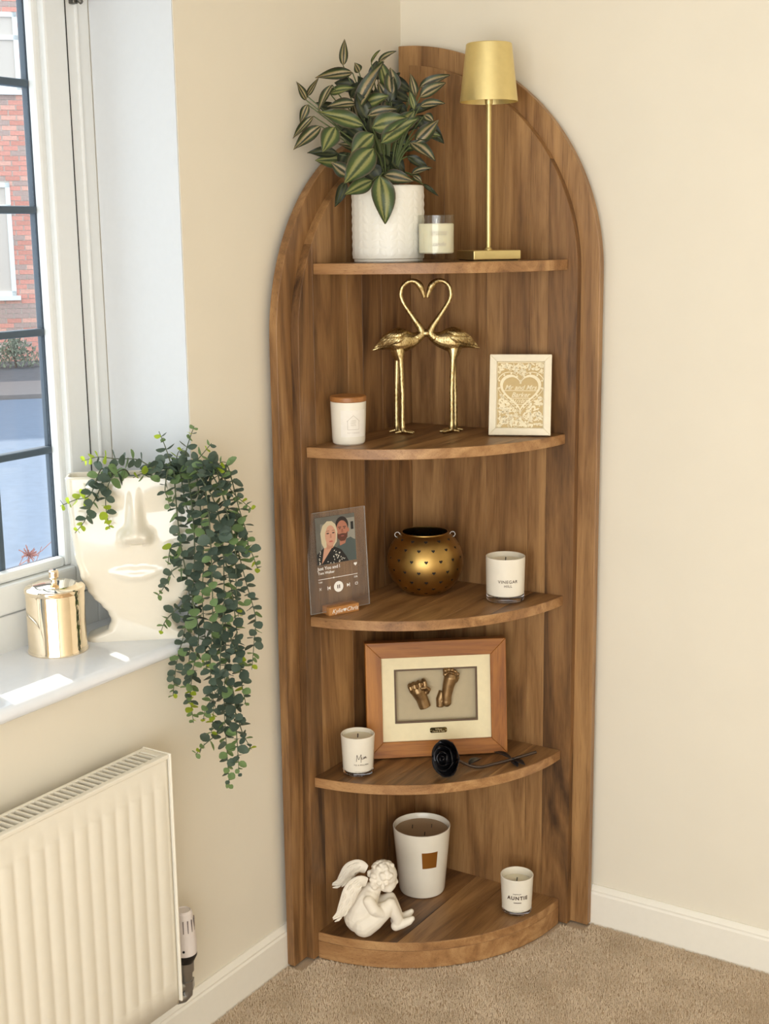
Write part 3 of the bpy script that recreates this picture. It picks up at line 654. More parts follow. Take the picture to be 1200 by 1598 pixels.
STR = [(40,[(203,318),(235,314),(257,265),(266,191),(265,92),(264,-9),(257,-125),(259,-216),(261,-289)]),(30,[(215,328),(261,306),(285,238),(295,175),(308,112),(322,49),(318,-2),(312,-56)]),(26,[(196,311),(212,264),(213,178),(205,91),(197,2),(192,-74),(197,-159)]),(16,[(178,318),(183,263),(187,201),(196,126),(199,76),(185,13),(170,-38),(160,-105)]),(14,[(184,309),(200,268),(214,237),(220,204)]),(14,[(176,312),(163,298),(167,282),(171,261)]),(22,[(189,153),(168,141),(154,114),(141,96)]),(22,[(195,84),(173,66),(154,48),(144,27)]),(0,[(177,312),(173,352),(166,377),(156,405)]),(-5,[(192,320),(201,354),(209,381),(221,412)]),(8,[(208,322),(229,355),(252,381)]),(5,[(154,313),(141,338),(114,354),(73,357),(44,361),(12,354)]),(14,[(103,348),(75,330),(60,310),(53,273),(58,226)]),(14,[(75,327),(38,290),(25,268),(12,242),(-6,221)]),(16,[(63,314),(26,293),(-2,284),(-30,273)]),(18,[(226,325),(268,324),(287,290),(305,271),(322,256)]),(30,[(273,250),(296,213),(314,187),(330,142)]),(50,[(220,317),(242,268),(244,157),(242,58),(234,-43),(237,-120),(231,-172)]),(44,[(258,-162),(237,-181),(215,-199),(199,-217)]),(44,[(260,-111),(279,-138),(290,-177),(306,-212)]),(44,[(258,217),(276,130),(283,67),(288,-9),(291,-61)]),(6,[(148,311),(137,321),(121,327),(105,320)]),(32,[(214,311),(228,252),(229,166),(224,91),(226,15),(226,-48)]),(46,[(244,315),(274,266),(288,192),(288,117),(290,55)]),(52,[(265,83),(255,-5),(247,-81),(223,-119),(217,-144)]),(48,[(270,31),(287,-34),(293,-85),(299,-122)]),(30,[(267,299),(298,262),(311,212),(314,175)]),(50,[(260,-44),(276,-96),(278,-161),(280,-227),(280,-264)]),(12,[(235,316),(250,327),(268,345),(283,342)]),(-3,[(192,314),(184,339),(189,363),(199,371)]),(40,[(205,94),(214,18),(199,-57),(192,-115)]),(20,[(191,190),(170,188),(162,154)])]
re_ = random.Random(21)
def spline(P, m):
    out = []
    for i in range(len(P) - 1):
        p0, p1, p2, p3 = P[max(i - 1, 0)], P[i], P[i + 1], P[min(i + 2, len(P) - 1)]
        for j in range(m):
            u = j / m; out.append(0.5 * ((2 * p1) + (p2 - p0) * u + (2 * p0 - 5 * p1 + 4 * p2 - p3) * u * u + (3 * p1 - p0 - 3 * p2 + p3) * u ** 3))
    out.append(P[-1]); return out
leaves = []
for off, pts in STR:
    P = [Vector((x / 1000, -off / 1000 - 0.012, z / 1000)) for x, z in pts]
    if P[0].z > 0.29: P[0].y = 0.02 if off < 25 else 0.012; P[0].z = min(P[0].z, 0.30); P.insert(1, Vector((P[0].x * 0.6 + P[1].x * 0.4, P[1].y * 0.35, 0.332 + re_.uniform(0, 0.012))))
    C = spline(P, 10)
    L = [0.0]
    for a, b in zip(C, C[1:]): L.append(L[-1] + (b - a).length)
    g = G(); g.tube(C, [0.0017 * (1 - 0.6 * l / L[-1]) for l in L], 5); stm = g.obj('stem', m_stem, euc)
    s = 0.012 if P[0].z > 0.29 else 0.004; rot = re_.uniform(0, PI)
    if P[0].z > 0.29: s = 0.03
    while s < L[-1]:
        i = max(j for j in range(len(L)) if L[j] <= s); i = min(i, len(C) - 2)
        c = C[i].lerp(C[i + 1], (s - L[i]) / max(1e-6, L[i + 1] - L[i])); td = (C[i + 1] - C[i]).normalized(); f = s / L[-1]
        rem = L[-1] - s
        size = (0.0255 - 0.006 * f) * re_.uniform(0.8, 1.15) * (0.55 + 0.45 * min(1, rem / 0.05))
        for sg in (0, PI):
            a = rot + sg + re_.uniform(-0.25, 0.25); sd = td.orthogonal().normalized(); dr = (Matrix.Rotation(a, 3, td) @ sd); dr = (dr + td * re_.uniform(0.15, 0.6)).normalized()
            nn = (td * -1 + Vector((re_.uniform(-.7, .7), re_.uniform(-1.1, 0.2), re_.uniform(-.5, .5)))); nn = (nn - dr * nn.dot(dr)).normalized(); bb = nn.cross(dr)
            M = Matrix(((dr.x, bb.x, nn.x, c.x), (dr.y, bb.y, nn.y, c.y), (dr.z, bb.z, nn.z, c.z), (0, 0, 0, 1))) @ Matrix.Diagonal((size, size * 0.88, size, 1))
            lit = rem < (0.05 if c.x < 0.1 else 0.034) and re_.random() < 0.8
            k = 2 if lit and (c.x < 0.1 or re_.random() < 0.3) else (1 if (lit or re_.random() < 0.22) else 0)  # yellow-green: young tips, plus sun backlighting put into the colour at the left
            if not (0.004 < c.y < 0.062 and c.z < 0.31): leaves.append((size * (1 if c.y < -0.02 else 0.8), k, stm, M))
        rot += PI / 2 + re_.uniform(-.3, .3); s += size * 0.66 + 0.0022
leaves.sort(key=lambda q: -q[0])
for sz, k, stm, M in leaves[:298]: inst('leaf', LM[k], None, stm, M)
g = {0: G(), 1: G(), 2: G()}
for sz, k, stm, M in leaves[298:]:
    me = LM[k]; g[k].add([v.co for v in me.vertices], [tuple(p.vertices) for p in me.polygons], M)
for k, nm in ((0, 'small_leaves'), (1, 'mid_green_small_leaves'), (2, 'young_backlit_small_leaves')):
    if g[k].v: so = g[k].obj(nm, (m_eu, m_eu2, m_eu3)[k], euc); so['kind'] = 'stuff'

can = thing('gold_canister', 'shiny pale gold lidded canister on the window sill', 'canister', (-0.150, -1.008, SILL), 0.57)
g = G(); g.lathe([(0, 0), (0.0545, 0), (0.0558, 0.001), (0.0560, 0.004), (0.0540, 0.009), (0.0540, 0.112), (0.0530, 0.114), (0.050, 0.114), (0.050, 0.012), (0, 0.012)], 64); g.obj('canister_body', m_rosegold, can, ang=0.5)
g = G(); g.lathe([(0, 0.1145), (0.0555, 0.1145), (0.0560, 0.117), (0.0558, 0.1215), (0.054, 0.1235), (0.044, 0.1255), (0.040, 0.1285), (0.022, 0.1305), (0.008, 0.131), (0, 0.131)], 64)
ld = g.obj('lid', m_rosegold, can, ang=0.5)
g = G(); g.lathe([(0, 0.131), (0.006, 0.131), (0.005, 0.137), (0.0088, 0.141), (0.0095, 0.147), (0.0092, 0.152), (0.0075, 0.1555), (0, 0.1565)], 10); g.obj('knob', m_rosegold, ld, ang=0.2)

# ------------------------------------------------------------------ shelf 1: potted plant, glass candle, brass lamp
FACE = 0.5718
pp = thing('potted_plant', 'striped leafy houseplant in a white embossed pot on the top shelf', 'potted plant', (0.131, -0.277, Z1), FACE)
PR, PH = 0.0755, 0.156
g = G(); g.lathe([(0, 0), (0.070, 0), (0.0725, 0.002), (0.0725, 0.006), (PR, 0.008), (PR, PH - 0.002), (PR - 0.002, PH), (PR - 0.005, PH), (PR - 0.006, PH - 0.004), (PR - 0.006, 0.01), (0, 0.01)], 72); pot = g.obj('pot', m_ceramic, pp, ang=0.5)
# embossed laurel pattern: arches of overlapping leaves
lf = G(); vs = []; 
for i in range(9):
    f = i / 8; w = 0.0065 * math.sin(PI * f) ** 0.8
    vs += [(-w, 0.0, f * 0.024), (0, -0.0016 * math.sin(PI * f), f * 0.024), (w, 0.0, f * 0.024)]
lfs = [(3 * i + j, 3 * i + j + 1, 3 * i + j + 4, 3 * i + j + 3) for i in range(8) for j in range(2)]
g = G()
for c in range(12):
    a0 = c * 2 * PI / 12
    for k in range(8):
        for sg in (-1, 1):
            x = sg * 0.0035; z = 0.012 + k * 0.0165; T_ = Matrix.Translation((0, 0, z)) @ Matrix.Rotation(sg * 0.75, 4, 'Y')
            q = [T_ @ Vector(v) for v in vs]
            g.add([((PR - p.y - 0.0001) * math.sin(a0 + (p.x + x) / PR), -(PR - p.y - 0.0001) * math.cos(a0 + (p.x + x) / PR), p.z) for p in q], lfs)
g.obj('embossed_leaves', m_ceramic, pot)
g = G(); g.lathe([(0, PH - 0.02), (PR - 0.0065, PH - 0.02), (PR - 0.0065, PH - 0.014), (0, PH - 0.010)], 32); g.obj('soil', plain('dark_moss', rgb(46, 42, 30), 0.9, nz=0.4, bump=0.5), pp)
m_lf = leafmat('striped_leaf', None, 0.18, [(0.0, rgb(62, 74, 44)), (0.05, rgb(78, 92, 50)), (0.11, rgb(152, 150, 94)), (0.20, rgb(138, 140, 80)), (0.27, rgb(74, 92, 46)), (0.42, rgb(52, 70, 38)), (0.5, rgb(96, 80, 62))])
m_lf2 = leafmat('striped_leaf_pink', None, 0.18, [(0.0, rgb(50, 56, 38)), (0.06, rgb(60, 66, 42)), (0.13, rgb(176, 154, 118)), (0.22, rgb(154, 142, 98)), (0.29, rgb(66, 78, 46)), (0.42, rgb(44, 56, 36)), (0.5, rgb(84, 64, 52))])
m_lf3 = leafmat('dark_leaf', None, 0.12, [(0.0, rgb(40, 50, 34)), (0.1, rgb(60, 66, 42)), (0.2, rgb(84, 86, 56)), (0.3, rgb(40, 50, 32)), (0.5, rgb(36, 40, 28))])
def lanceleaf(name, mat, curl, fold):
    nu, nv = 6, 10; vs = []; uv = []
    for j in range(nv + 1):
        f = j / nv; w = 0.5 * (math.sin(PI * min(1, f ** 0.8)) ** 0.85) * (1 - 0.15 * f) if 0 < f < 1 else 0.012
        for i in range(nu + 1):
            u = i / nu - 0.5; x = 2 * u * w
            vs.append((x, f, -fold * abs(x) * -1 - curl * f * f + 0.04 * math.sin(6 * f + 8 * u))); uv.append((i / nu, f))
    fs = [(j * (nu + 1) + i, j * (nu + 1) + i + 1, (j + 1) * (nu + 1) + i + 1, (j + 1) * (nu + 1) + i) for j in range(nv) for i in range(nu)]
    me = bpy.data.meshes.new(name); me.from_pydata(vs, [], fs); l = me.uv_layers.new(name='UVMap')
    for p in me.polygons:
        for li in p.loop_indices: l.data[li].uv = uv[me.loops[li].vertex_index]
    me.polygons.foreach_set('use_smooth', [True] * len(me.polygons)); me.materials.append(mat); return me
LL = [lanceleaf('leaf', m_lf, 0.12, 0.25), lanceleaf('leaf', m_lf2, 0.18, 0.35), lanceleaf('leaf', m_lf3, 0.15, 0.3)]
# base x, base y, tip x, tip y, width (in units of 0.298 mm, measured down from the leaf mass), depth, kind
LV = [(640,970,680,1285,145,-.095,0),(600,790,400,1010,150,-.075,0),(590,640,830,590,125,-.055,0),(650,752,900,580,120,-.075,0),(490,520,650,215,95,-.03,1),(640,205,745,135,45,-.01,1),(395,215,408,50,52,.0,1),(460,265,210,290,68,.0,1),(140,450,90,345,46,-.03,1),(145,420,225,320,34,-.02,1),(150,480,95,600,52,-.03,1),(190,560,40,700,46,-.04,1),(240,630,50,775,76,-.05,1),(530,630,235,530,100,-.05,0),(480,480,290,490,66,-.03,1),(320,350,212,520,52,-.02,1),(340,640,255,800,112,-.06,0),(600,690,440,815,135,-.06,0),(425,960,308,868,85,-.05,1),(585,1000,400,1085,95,-.07,0),(400,1000,330,1165,62,-.04,2),(670,960,860,1000,84,-.06,1),(850,740,1022,850,88,-.03,1),(830,830,985,920,60,-.02,2),(900,560,1088,745,92,-.02,2),(880,690,1060,690,82,-.03,0),(920,370,1122,285,62,-.01,1),(920,440,1092,340,78,-.03,1),(920,500,1078,480,62,-.03,1),(890,430,858,290,50,-.02,1),(880,520,850,400,46,-.03,0),(860,390,658,265,70,.02,2),(850,450,640,340,80,.02,2),(830,550,700,450,80,.0,2),(530,490,700,430,92,-.03,0),(560,560,755,515,70,-.04,1),(860,950,990,905,50,-.02,1),(870,960,930,1000,46,-.02,1),(940,1020,1042,1100,26,-.02,2),(480,350,330,320,80,.02,2),(300,400,465,370,60,-.01,0),(505,262,480,205,54,.0,1),(590,200,640,130,24,.0,0),(700,800,810,950,90,.0,2),(510,700,370,665,110,-.02,2),(620,560,520,700,90,.0,2),(760,640,830,780,90,.01,2),(560,420,640,560,110,.01,2),(440,420,560,330,90,.01,2),(700,560,800,480,80,.0,2),(420,800,360,900,90,-.01,2),(560,900,640,1000,110,-.04,2),(690,900,640,820,90,-.02,2),(790,560,900,640,90,.0,2),(950,560,1010,600,60,-.03,1),(700,370,760,470,90,.03,2),(570,380,500,300,80,.02,2),(430,560,350,640,100,.02,2),(780,900,720,1000,90,.03,2),(470,900,430,1010,100,.0,2)]
K = 1 / (4.437 * 757); rl_ = random.Random(4)
for _ in range(34):
    bx_, by_ = rl_.gauss(620, 130), rl_.gauss(640, 170); a_ = math.atan2(by_ - 800, bx_ - 610) + rl_.uniform(-0.7, 0.7); L__ = rl_.uniform(120, 210)
    if not (330 < bx_ < 900 and 300 < by_ < 950): continue
    LV.append((bx_, by_, bx_ + L__ * math.cos(a_), by_ + L__ * math.sin(a_), rl_.uniform(60, 105), rl_.uniform(-0.035, 0.03), rl_.choice((0, 1, 2, 2, 2))))
sg_ = G(); heart0 = Vector((0, 0, PH - 0.012))
for bx, by, tx, ty, w, dep, kind in LV:
    def loc(x, y, d): return Vector((((x / 4.437 + 450) - 606) / 757, d, (409.5 - (y / 4.437 + 60)) / 757))
    dep = max(-0.105, min(dep, 0.04)); b = loc(bx, by, dep); tip = loc(tx, ty, dep - 0.012 + rl_.uniform(-0.02, 0.012)); ax = tip - b; Lg = ax.length; ax.normalize()
    nrm = Vector((rl_.uniform(-.35, .35), -1, rl_.uniform(0.0, .6))); nrm = (nrm - ax * nrm.dot(ax)).normalized(); sx = ax.cross(nrm)
    ww = w * K * 1.3
    M = Matrix(((sx.x, ax.x, nrm.x, b.x), (sx.y, ax.y, nrm.y, b.y), (sx.z, ax.z, nrm.z, b.z), (0, 0, 0, 1))) @ Matrix.Diagonal((ww, Lg, Lg * 0.8, 1))
    inst('leaf', LL[kind], None, pp, M)
    mid = heart0.lerp(b, 0.5) + Vector((0, 0, 0.02)) if b.z > PH else Vector((b.x * 0.55, min(b.y * 0.6, -0.02), PH + 0.03))
    root = heart0 + Vector((b.x * 0.12, b.y * 0.1, 0)); sg_.tube(spline([root, mid, b], 6), [0.0022 - 0.001 * i / 12 for i in range(13)], 5)
sg_.obj('stems', plain('green_stem', rgb(88, 100, 58), 0.5), pp)

gc = thing('glass_candle', 'clear glass jar candle beside the white pot on the top shelf', 'candle', (0.246, -0.273, Z1), FACE)
g = G(); g.lathe([(0, 0), (0.0375, 0), (0.0382, 0.002), (0.0385, 0.094), (0.0375, 0.095), (0.0366, 0.094), (0.0362, 0.0185), (0.034, 0.0165), (0, 0.016)], 48); g.obj('glass_jar', panemat('thin_clear_glass', (0.97, 0.98, 0.97, 1), 0.0, (1, 1, 1, 1), 1.45), gc, ang=0.6)
g = G(); g.lathe([(0, 0.0172), (0.0335, 0.0172), (0.0359, 0.0195), (0.0360, 0.076), (0.034, 0.0775), (0, 0.0775)], 48); g.obj('wax', m_wax, gc, ang=0.6)
g = G(); g.tube([(0, 0, 0.077), (0.0005, 0, 0.087)], 0.0011, 6); g.obj('wick', m_inkw, gc)
for tx, zz, sz in (('SCENTED CANDLE', 0.060, 0.0042), ('SOY WAX BLEND', 0.0555, 0.0042)): text(tx, sz, 'printed_line', m_inkl, gc, 0.004, zz, R=0.0386)
text('candle', 0.011, 'printed_script', m_inkl, gc, 0.004, 0.036, R=0.0386, shear=0.4)

lamp = thing('table_lamp', 'slim brass table lamp with cone shade on the top shelf', 'lamp', (0.2822, -0.1141, Z1), math.radians(49.3))
g = G(); g.box((-0.0535, -0.0535, 0.0015), (0.0535, 0.0535, 0.021)); lb = g.obj('base', m_brass, lamp, smooth=False, bevel=0.002)
g = G(); g.box((-0.049, -0.049, 0), (0.049, 0.049, 0.0014)); g.obj('foot_pad', m_dark, lb, smooth=False)
g = G(); g.lathe([(0, 0.021), (0.0085, 0.021), (0.0085, 0.0225), (0.0065, 0.026), (0.0055, 0.027), (0.0055, 0.36), (0, 0.36)], 28); g.obj('stem', m_brass, lamp, ang=0.5)
g = G(); g.lathe([(0, 0.322), (0.0075, 0.322), (0.0085, 0.326), (0.0085, 0.334), (0, 0.334)], 28); g.obj('collar', m_brass, lamp, ang=0.5)
g = G(); g.lathe([(0.0612, 0.327), (0.0478, 0.4425), (0.0465, 0.444), (0, 0.444), (0, 0.4425), (0.0462, 0.442), (0.0600, 0.327), (0.0612, 0.327)], 72); g.obj('shade', m_brass, lamp, ang=0.5)
g = G(); g.lathe([(0, 0.334), (0.03, 0.336), (0.033, 0.342), (0.033, 0.35), (0, 0.352)], 36); g.obj('diffuser', m_frost, lamp, ang=0.5)

# ------------------------------------------------------------------ shelf 2: house candle, flamingos, paper-cut frame
hc = thing('lidded_candle', 'white jar candle with a wooden lid and house print', 'candle', (0.0885, -0.3755, Z2), FACE)
cR = lambda z: 0.0345 + 0.0036 * min(1, z / 0.09)
g = G(); g.lathe([(0, 0), (0.031, 0), (0.0340, 0.003), (0.0352, 0.010), (0.0381, 0.0895), (0.0375, 0.0905), (0.0355, 0.0905), (0.033, 0.01), (0, 0.008)], 48); g.obj('jar', m_frost, hc, ang=0.6)
g = G(); g.lathe([(0, 0.0908), (0.0375, 0.0908), (0.0388, 0.092), (0.0388, 0.1005), (0.037, 0.102), (0, 0.102)], 48); g.obj('lid', wood('lid_wood', 0, rgb(120, 74, 36), rgb(168, 112, 60), rgb(190, 136, 82)), hc, ang=0.5)
g = G()
for sg in range(14):
    a, b = -0.024 + sg * 0.0042, -0.024 + (sg + 1) * 0.0042
    g.add([(a + .008, -0.0002, 0.018), (b + .008, -0.0002, 0.018), (b + .008, -0.0002, 0.075), (a + .008, -0.0002, 0.075)], [(0, 1, 2, 3)])
wrap(g, lambda z: 0.0349 + 0.0032 * z / 0.09); g.obj('paper_label', plain('paper_label', rgb(243, 236, 224), 0.7), hc)
g = G(); X0, X1 = -0.001, 0.024
for a, b in (((X0, 0.034), (X1, 0.034)), ((X0, 0.034), (X0, 0.052)), ((X1, 0.034), (X1, 0.052)), ((X0 - .002, 0.051), ((X0 + X1) / 2, 0.064)), (((X0 + X1) / 2, 0.064), (X1 + .002, 0.051))):
    g.strip([(a[0] + (b[0] - a[0]) * i / 6, a[1] + (b[1] - a[1]) * i / 6) for i in range(7)], 0.0009, -0.0005)
wrap(g, lambda z: 0.0349 + 0.0032 * z / 0.09); g.obj('house_outline', m_inkl, hc)
for tx, zz, sz in (('HOME', 0.0525, 0.004), ('SWEET', 0.048, 0.004), ('HOME', 0.0435, 0.004), ('SOY CANDLE', 0.027, 0.0045)): text(tx, sz, 'printed_line', m_inkl, hc, 0.0115, zz, R=lambda z: 0.0354 + 0.0032 * z / 0.09)

fm = thing('flamingo_statue', 'gold statue of two flamingos whose necks form a heart', 'statue', (0.157, -0.168, Z2), math.radians(38))
FS = 1 / (5.92 * 700 * 0.985)
def fp(x, y): return Vector(((x - 582) * FS * 1.0, 0, (1462 - y) * FS))
for sgn in (1, -1):
    MX = Matrix.Diagonal((sgn, 1, 1, 1)); g = G()
    body = [(95, 702, 5), (140, 690, 16), (200, 655, 50), (260, 628, 88), (325, 622, 116), (390, 622, 104), (450, 618, 76), (500, 600, 54), (540, 575, 40), (562, 556, 34)]
    C = spline([fp(x, y) for x, y, r in body], 4); rr = spline([Vector((r, 0, 0)) for x, y, r in body], 4); g.tube(C, [max(0.001, v.x * FS) for v in rr], 18, MX, flat=0.8)
    neck = [(500, 600, 50), (540, 560, 40), (528, 510, 31), (480, 440, 25), (425, 360, 21), (375, 280, 20), (357, 215, 20), (372, 150, 20), (415, 108, 20), (462, 98, 22), (502, 112, 27), (530, 142, 31), (548, 180, 24), (561, 215, 19), (568, 250, 13)]
    C = spline([fp(x, y) for x, y, r in neck], 4); rr = spline([Vector((r, 0, 0)) for x, y, r in neck], 4); g.tube(C, [max(0.0008, v.x * FS) for v in rr], 14, MX)
    for lx, ly, dy in ((345, 365, -0.011), (322, 320, 0.012)):
        g.tube([fp(lx - 8, 700) + Vector((0, dy * 0.4, 0)), fp(lx - 4, 760) + Vector((0, dy * .8, 0)), fp(lx + 2, 800) + Vector((0, dy, 0)), fp(ly - 6, 1100) + Vector((0, dy, 0)), fp(ly - 8, 1340) + Vector((0, dy, 0)), fp(ly - 6, 1400) + Vector((0, dy, 0)), fp(ly - 4, 1440) + Vector((0, dy, 0))], [v * FS for v in (60, 38, 24, 21, 21, 27, 24)], 12, MX)
        an = fp(ly - 4, 1438) + Vector((0, dy, 0))
        for tx, ty in ((0.022, -0.010), (0.026, 0.003), (0.016, 0.014), (-0.018, -0.002)):
            g.tube([an + Vector((0, 0, 0.001)), an + Vector((tx * .5, ty * .5, -0.0005)), an + Vector((tx, ty, -0.0022))], [0.0036, 0.0034, 0.0026], 8, MX)
    if sgn == 1: g.ell((0, 0, (1462 - 560) * FS), (0.010, 0.010, 0.009))
    fo = remesh(g, 'flamingo', 0.0011, m_gold, fm, 1); fo['label'] = 'left flamingo' if sgn == 1 else 'right flamingo'
    # layered wing feathers lying on the body surface
    def surf(x, y, side):
        for (xa, ya, ra), (xb, yb, rb_) in zip(body, body[1:]):
            if xa <= x <= xb:
                f = (x - xa) / (xb - xa); yc = ya + (yb - ya) * f; r = ra + (rb_ - ra) * f; h = min(abs(y - yc), r * 0.96)
                v_ = fp(x, yc - math.copysign(h, yc - y)); v_.y = side * 0.8 * math.sqrt(max(0, r * r - h * h)) * FS; return v_
        return fp(x, y)
    for side in (-1, 1):
        for row in range(2):
            for k in range(6):
                xa, ya = 395 - k * 30 - row * 18, 548 + k * 3 + row * 42; xb, yb = xa - 92 - k * 4, ya + 46 + row * 10 + k * 5
                xb = max(xb, 118); P = [surf(xa + (xb - xa) * q, ya + (yb - ya) * q, side) for q in (0, .33, .66, 1)]
                P = [p + Vector((0, side * 0.0020, 0.0010)) for p in P]; g = G(); C = spline(P, 4); n_ = len(C)
                g.tube(C, [0.0050 * math.sin(PI * (0.14 + 0.80 * i / (n_ - 1))) + 0.0004 for i in range(n_)], 8, MX, flat=0.9); g.obj('feather', m_gold, fo)
    for side in (-1, 1):
        g = G(); g.ell(tuple(fp(528, 138) + Vector((0, side * 0.0052, 0))), (0.0019, 0.001, 0.0019), MX, 10, 6); g.obj('eye', m_bronze, fo)

pf = thing('papercut_frame', 'small cream frame holding a gold papercut heart picture', 'picture frame', (0.361, -0.1145, Z2), math.radians(24))
LEAN = Matrix.Translation((0, 0, 0.0010)) @ Matrix.Rotation(math.radians(-13), 4, 'X')
def leanp(o): o.matrix_basis = LEAN @ o.matrix_basis; return o
m_cream = plain('cream_frame', rgb(240, 228, 200), 0.5); m_paper = plain('cream_paper', rgb(243, 230, 196), 0.8); m_card = plain('gold_card', rgb(190, 164, 112), 0.45, 0.2)
FW, FH, BW = 0.134, 0.176, 0.0155
fr_ = G()
def mitre(w, h, b, d0, d1, name, mat, par, post=None, lab=None):
    quads = [[(-w / 2, 0), (w / 2, 0), (w / 2 - b, b), (-w / 2 + b, b)], [(w / 2, 0), (w / 2, h), (w / 2 - b, h - b), (w / 2 - b, b)], [(w / 2, h), (-w / 2, h), (-w / 2 + b, h - b), (w / 2 - b, h - b)], [(-w / 2, h), (-w / 2, 0), (-w / 2 + b, b), (-w / 2 + b, h - b)]]
    out = []
    for i, q in enumerate(quads):
        c = (sum(p[0] for p in q) / 4, sum(p[1] for p in q) / 4); q = [(p[0] + (c[0] - p[0]) * 0.0012, p[1] + (c[1] - p[1]) * 0.0012) for p in q]
        g = G(); g.prism(q, d0, d1); o = g.obj(name, mat[i % 2] if isinstance(mat, list) else mat, par, smooth=False, bevel=0.0008, seg=1); out.append(o)
        if post: post(o)
    return out
mitre(FW, FH, BW, -0.012, 0.004, 'frame_rail', m_cream, pf, leanp)
g = G(); g.box((-FW / 2 + 0.002, 0.0042, 0.002), (FW / 2 - 0.002, 0.008, FH - 0.002)); leanp(g.obj('backing', plain('mdf_brown', rgb(130, 96, 64), 0.8), pf, smooth=False))
g = G(); g.box((-FW / 2 + BW, -0.001, BW), (FW / 2 - BW, 0.001, FH - BW)); leanp(g.obj('gold_card', m_card, pf, smooth=False))
iw, ih = FW - 2 * BW, FH - 2 * BW
g = G(); hcx, hcz = 0.0, FH / 2 + 0.006
def ringpoly(outer, inner, y0, y1):
    n = len(outer); vs = [(p[0], y0, p[1]) for p in outer] + [(p[0], y0, p[1]) for p in inner] + [(p[0], y1, p[1]) for p in outer] + [(p[0], y1, p[1]) for p in inner]
    fs = []
    for i in range(n):
        j = (i + 1) % n; fs += [(i, j, n + j, n + i), (2 * n + i, 3 * n + i, 3 * n + j, 2 * n + j), (i, 2 * n + i, 2 * n + j, j), (n + i, n + j, 3 * n + j, 3 * n + i)]
    return vs, fs
ho = [(x + hcx, z + hcz) for x, z in heart(0.090, 48)]; hi = [(x * 0.86 + hcx, z * 0.86 + hcz) for x, z in heart(0.090, 48)]
g.add(*ringpoly(ho, hi, -0.0022, -0.0010))
hs = [(x * 1.12 + hcx, z * 1.12 + hcz) for x, z in heart(0.090, 48)]; hs2 = [(x * 1.16 + hcx, z * 1.16 + hcz) for x, z in heart(0.090, 48)]
g.add(*ringpoly(hs2, hs, -0.0021, -0.0010))
hk = [(x * 1.06 + hcx, z * 1.06 + hcz) for x, z in heart(0.090, 44)]
for i, p in enumerate(hk):
    if i % 2: continue
    g.prism(arc(p[0], p[1], 0.0022, 0, 2 * PI, 7)[:-1], -0.0021, -0.0010)
for zz, hw in ((hcz + 0.004, 0.036), (hcz - 0.0125, 0.030), (hcz - 0.026, 0.018)): g.box((-hw, -0.0021, zz - 0.0007), (hw, -0.0010, zz + 0.0007))
g.add(*ringpoly(rrect(-iw / 2 + .0002, BW + .0002, iw / 2 - .0002, FH - BW - .0002, 0.0005), rrect(-iw / 2 + 0.002, BW + 0.002, iw / 2 - 0.002, FH - BW - 0.002, 0.0005), -0.0021, -0.0010))
rp_ = random.Random(8)
def inside_heart(x, z):
    P = hs2; c = False; n = len(P)
    for i in range(n):
        (x1, z1), (x2, z2) = P[i], P[i - 1]
        if (z1 > z) != (z2 > z) and x < (x2 - x1) * (z - z1) / (z2 - z1) + x1: c = not c
    return c
for k in range(620):
    x = rp_.uniform(-iw / 2 + 0.004, iw / 2 - 0.004); z = rp_.uniform(BW + 0.004, FH - BW - 0.004)
    if inside_heart(x, z): continue
    a = rp_.uniform(0, 2 * PI); L = rp_.uniform(0.006, 0.013); w = rp_.uniform(0.0016, 0.003)
    pts = [(x + L * (f - .5) * math.cos(a) - s * w * math.sin(PI * f) * math.sin(a), z + L * (f - .5) * math.sin(a) + s * w * math.sin(PI * f) * math.cos(a)) for s, f in ((1, 0), (1, .25), (1, .5), (1, .75), (1, 1), (-1, .75), (-1, .5), (-1, .25))]
    if any(inside_heart(*p) or abs(p[0]) > iw / 2 or not BW < p[1] < FH - BW for p in pts): continue
    if k % 3: g.prism(pts, -0.0020 - 0.0001 * (k % 4), -0.0010)
    else:
        ctr = (x, z); q = [(ctr[0] + (p[0] - ctr[0]) * 0.5, ctr[1] + (p[1] - ctr[1]) * 0.5) for p in pts]; g.add(*ringpoly(pts, q, -0.0020, -0.0010))
g.add(*ringpoly([(x + -0.006, z + FH - BW - 0.016) for x, z in heart(0.020, 24)], [(x * .66 - 0.006, z * .66 + FH - BW - 0.016) for x, z in heart(0.020, 24)], -0.0023, -0.0010))
for k in range(14):
    x = rp_.uniform(-iw / 2 + 0.006, iw / 2 - 0.006); z = rp_.choice((rp_.uniform(BW + 0.006, BW + 0.035), rp_.uniform(FH - BW - 0.03, FH - BW - 0.006))); a0 = rp_.uniform(0, 6)
    P = [(x + 0.0009 * i * math.cos(a0 + i * 0.42), z + 0.0009 * i * math.sin(a0 + i * 0.42)) for i in range(11)]
    P = [p for p in P if abs(p[0]) < iw / 2 - .001 and BW + .001 < p[1] < FH - BW - .001 and not inside_heart(*p)]
    if len(P) > 3: g.strip(P, 0.0012, -0.0022)
pcut = leanp(g.obj('papercut', m_paper, pf, smooth=False)); pcut['kind'] = 'stuff'
for tx, zz, sz in (('Mr and Mrs', hcz + 0.0105, 0.0145), ('Barker', hcz - 0.0055, 0.0145), ('21/10/16', hcz - 0.0195, 0.0115)): leanp(text(tx, sz, 'papercut_lettering', m_paper, pf, 0.0, zz, -0.0014, shear=0.35, bold=0.0002, th=0.0005))
g = G(); g.box((-0.022, 0.008, 0.02), (0.022, 0.0105, 0.115)); leanp(g.obj('strut', plain('mdf_brown', rgb(130, 96, 64), 0.8), pf, smooth=False))

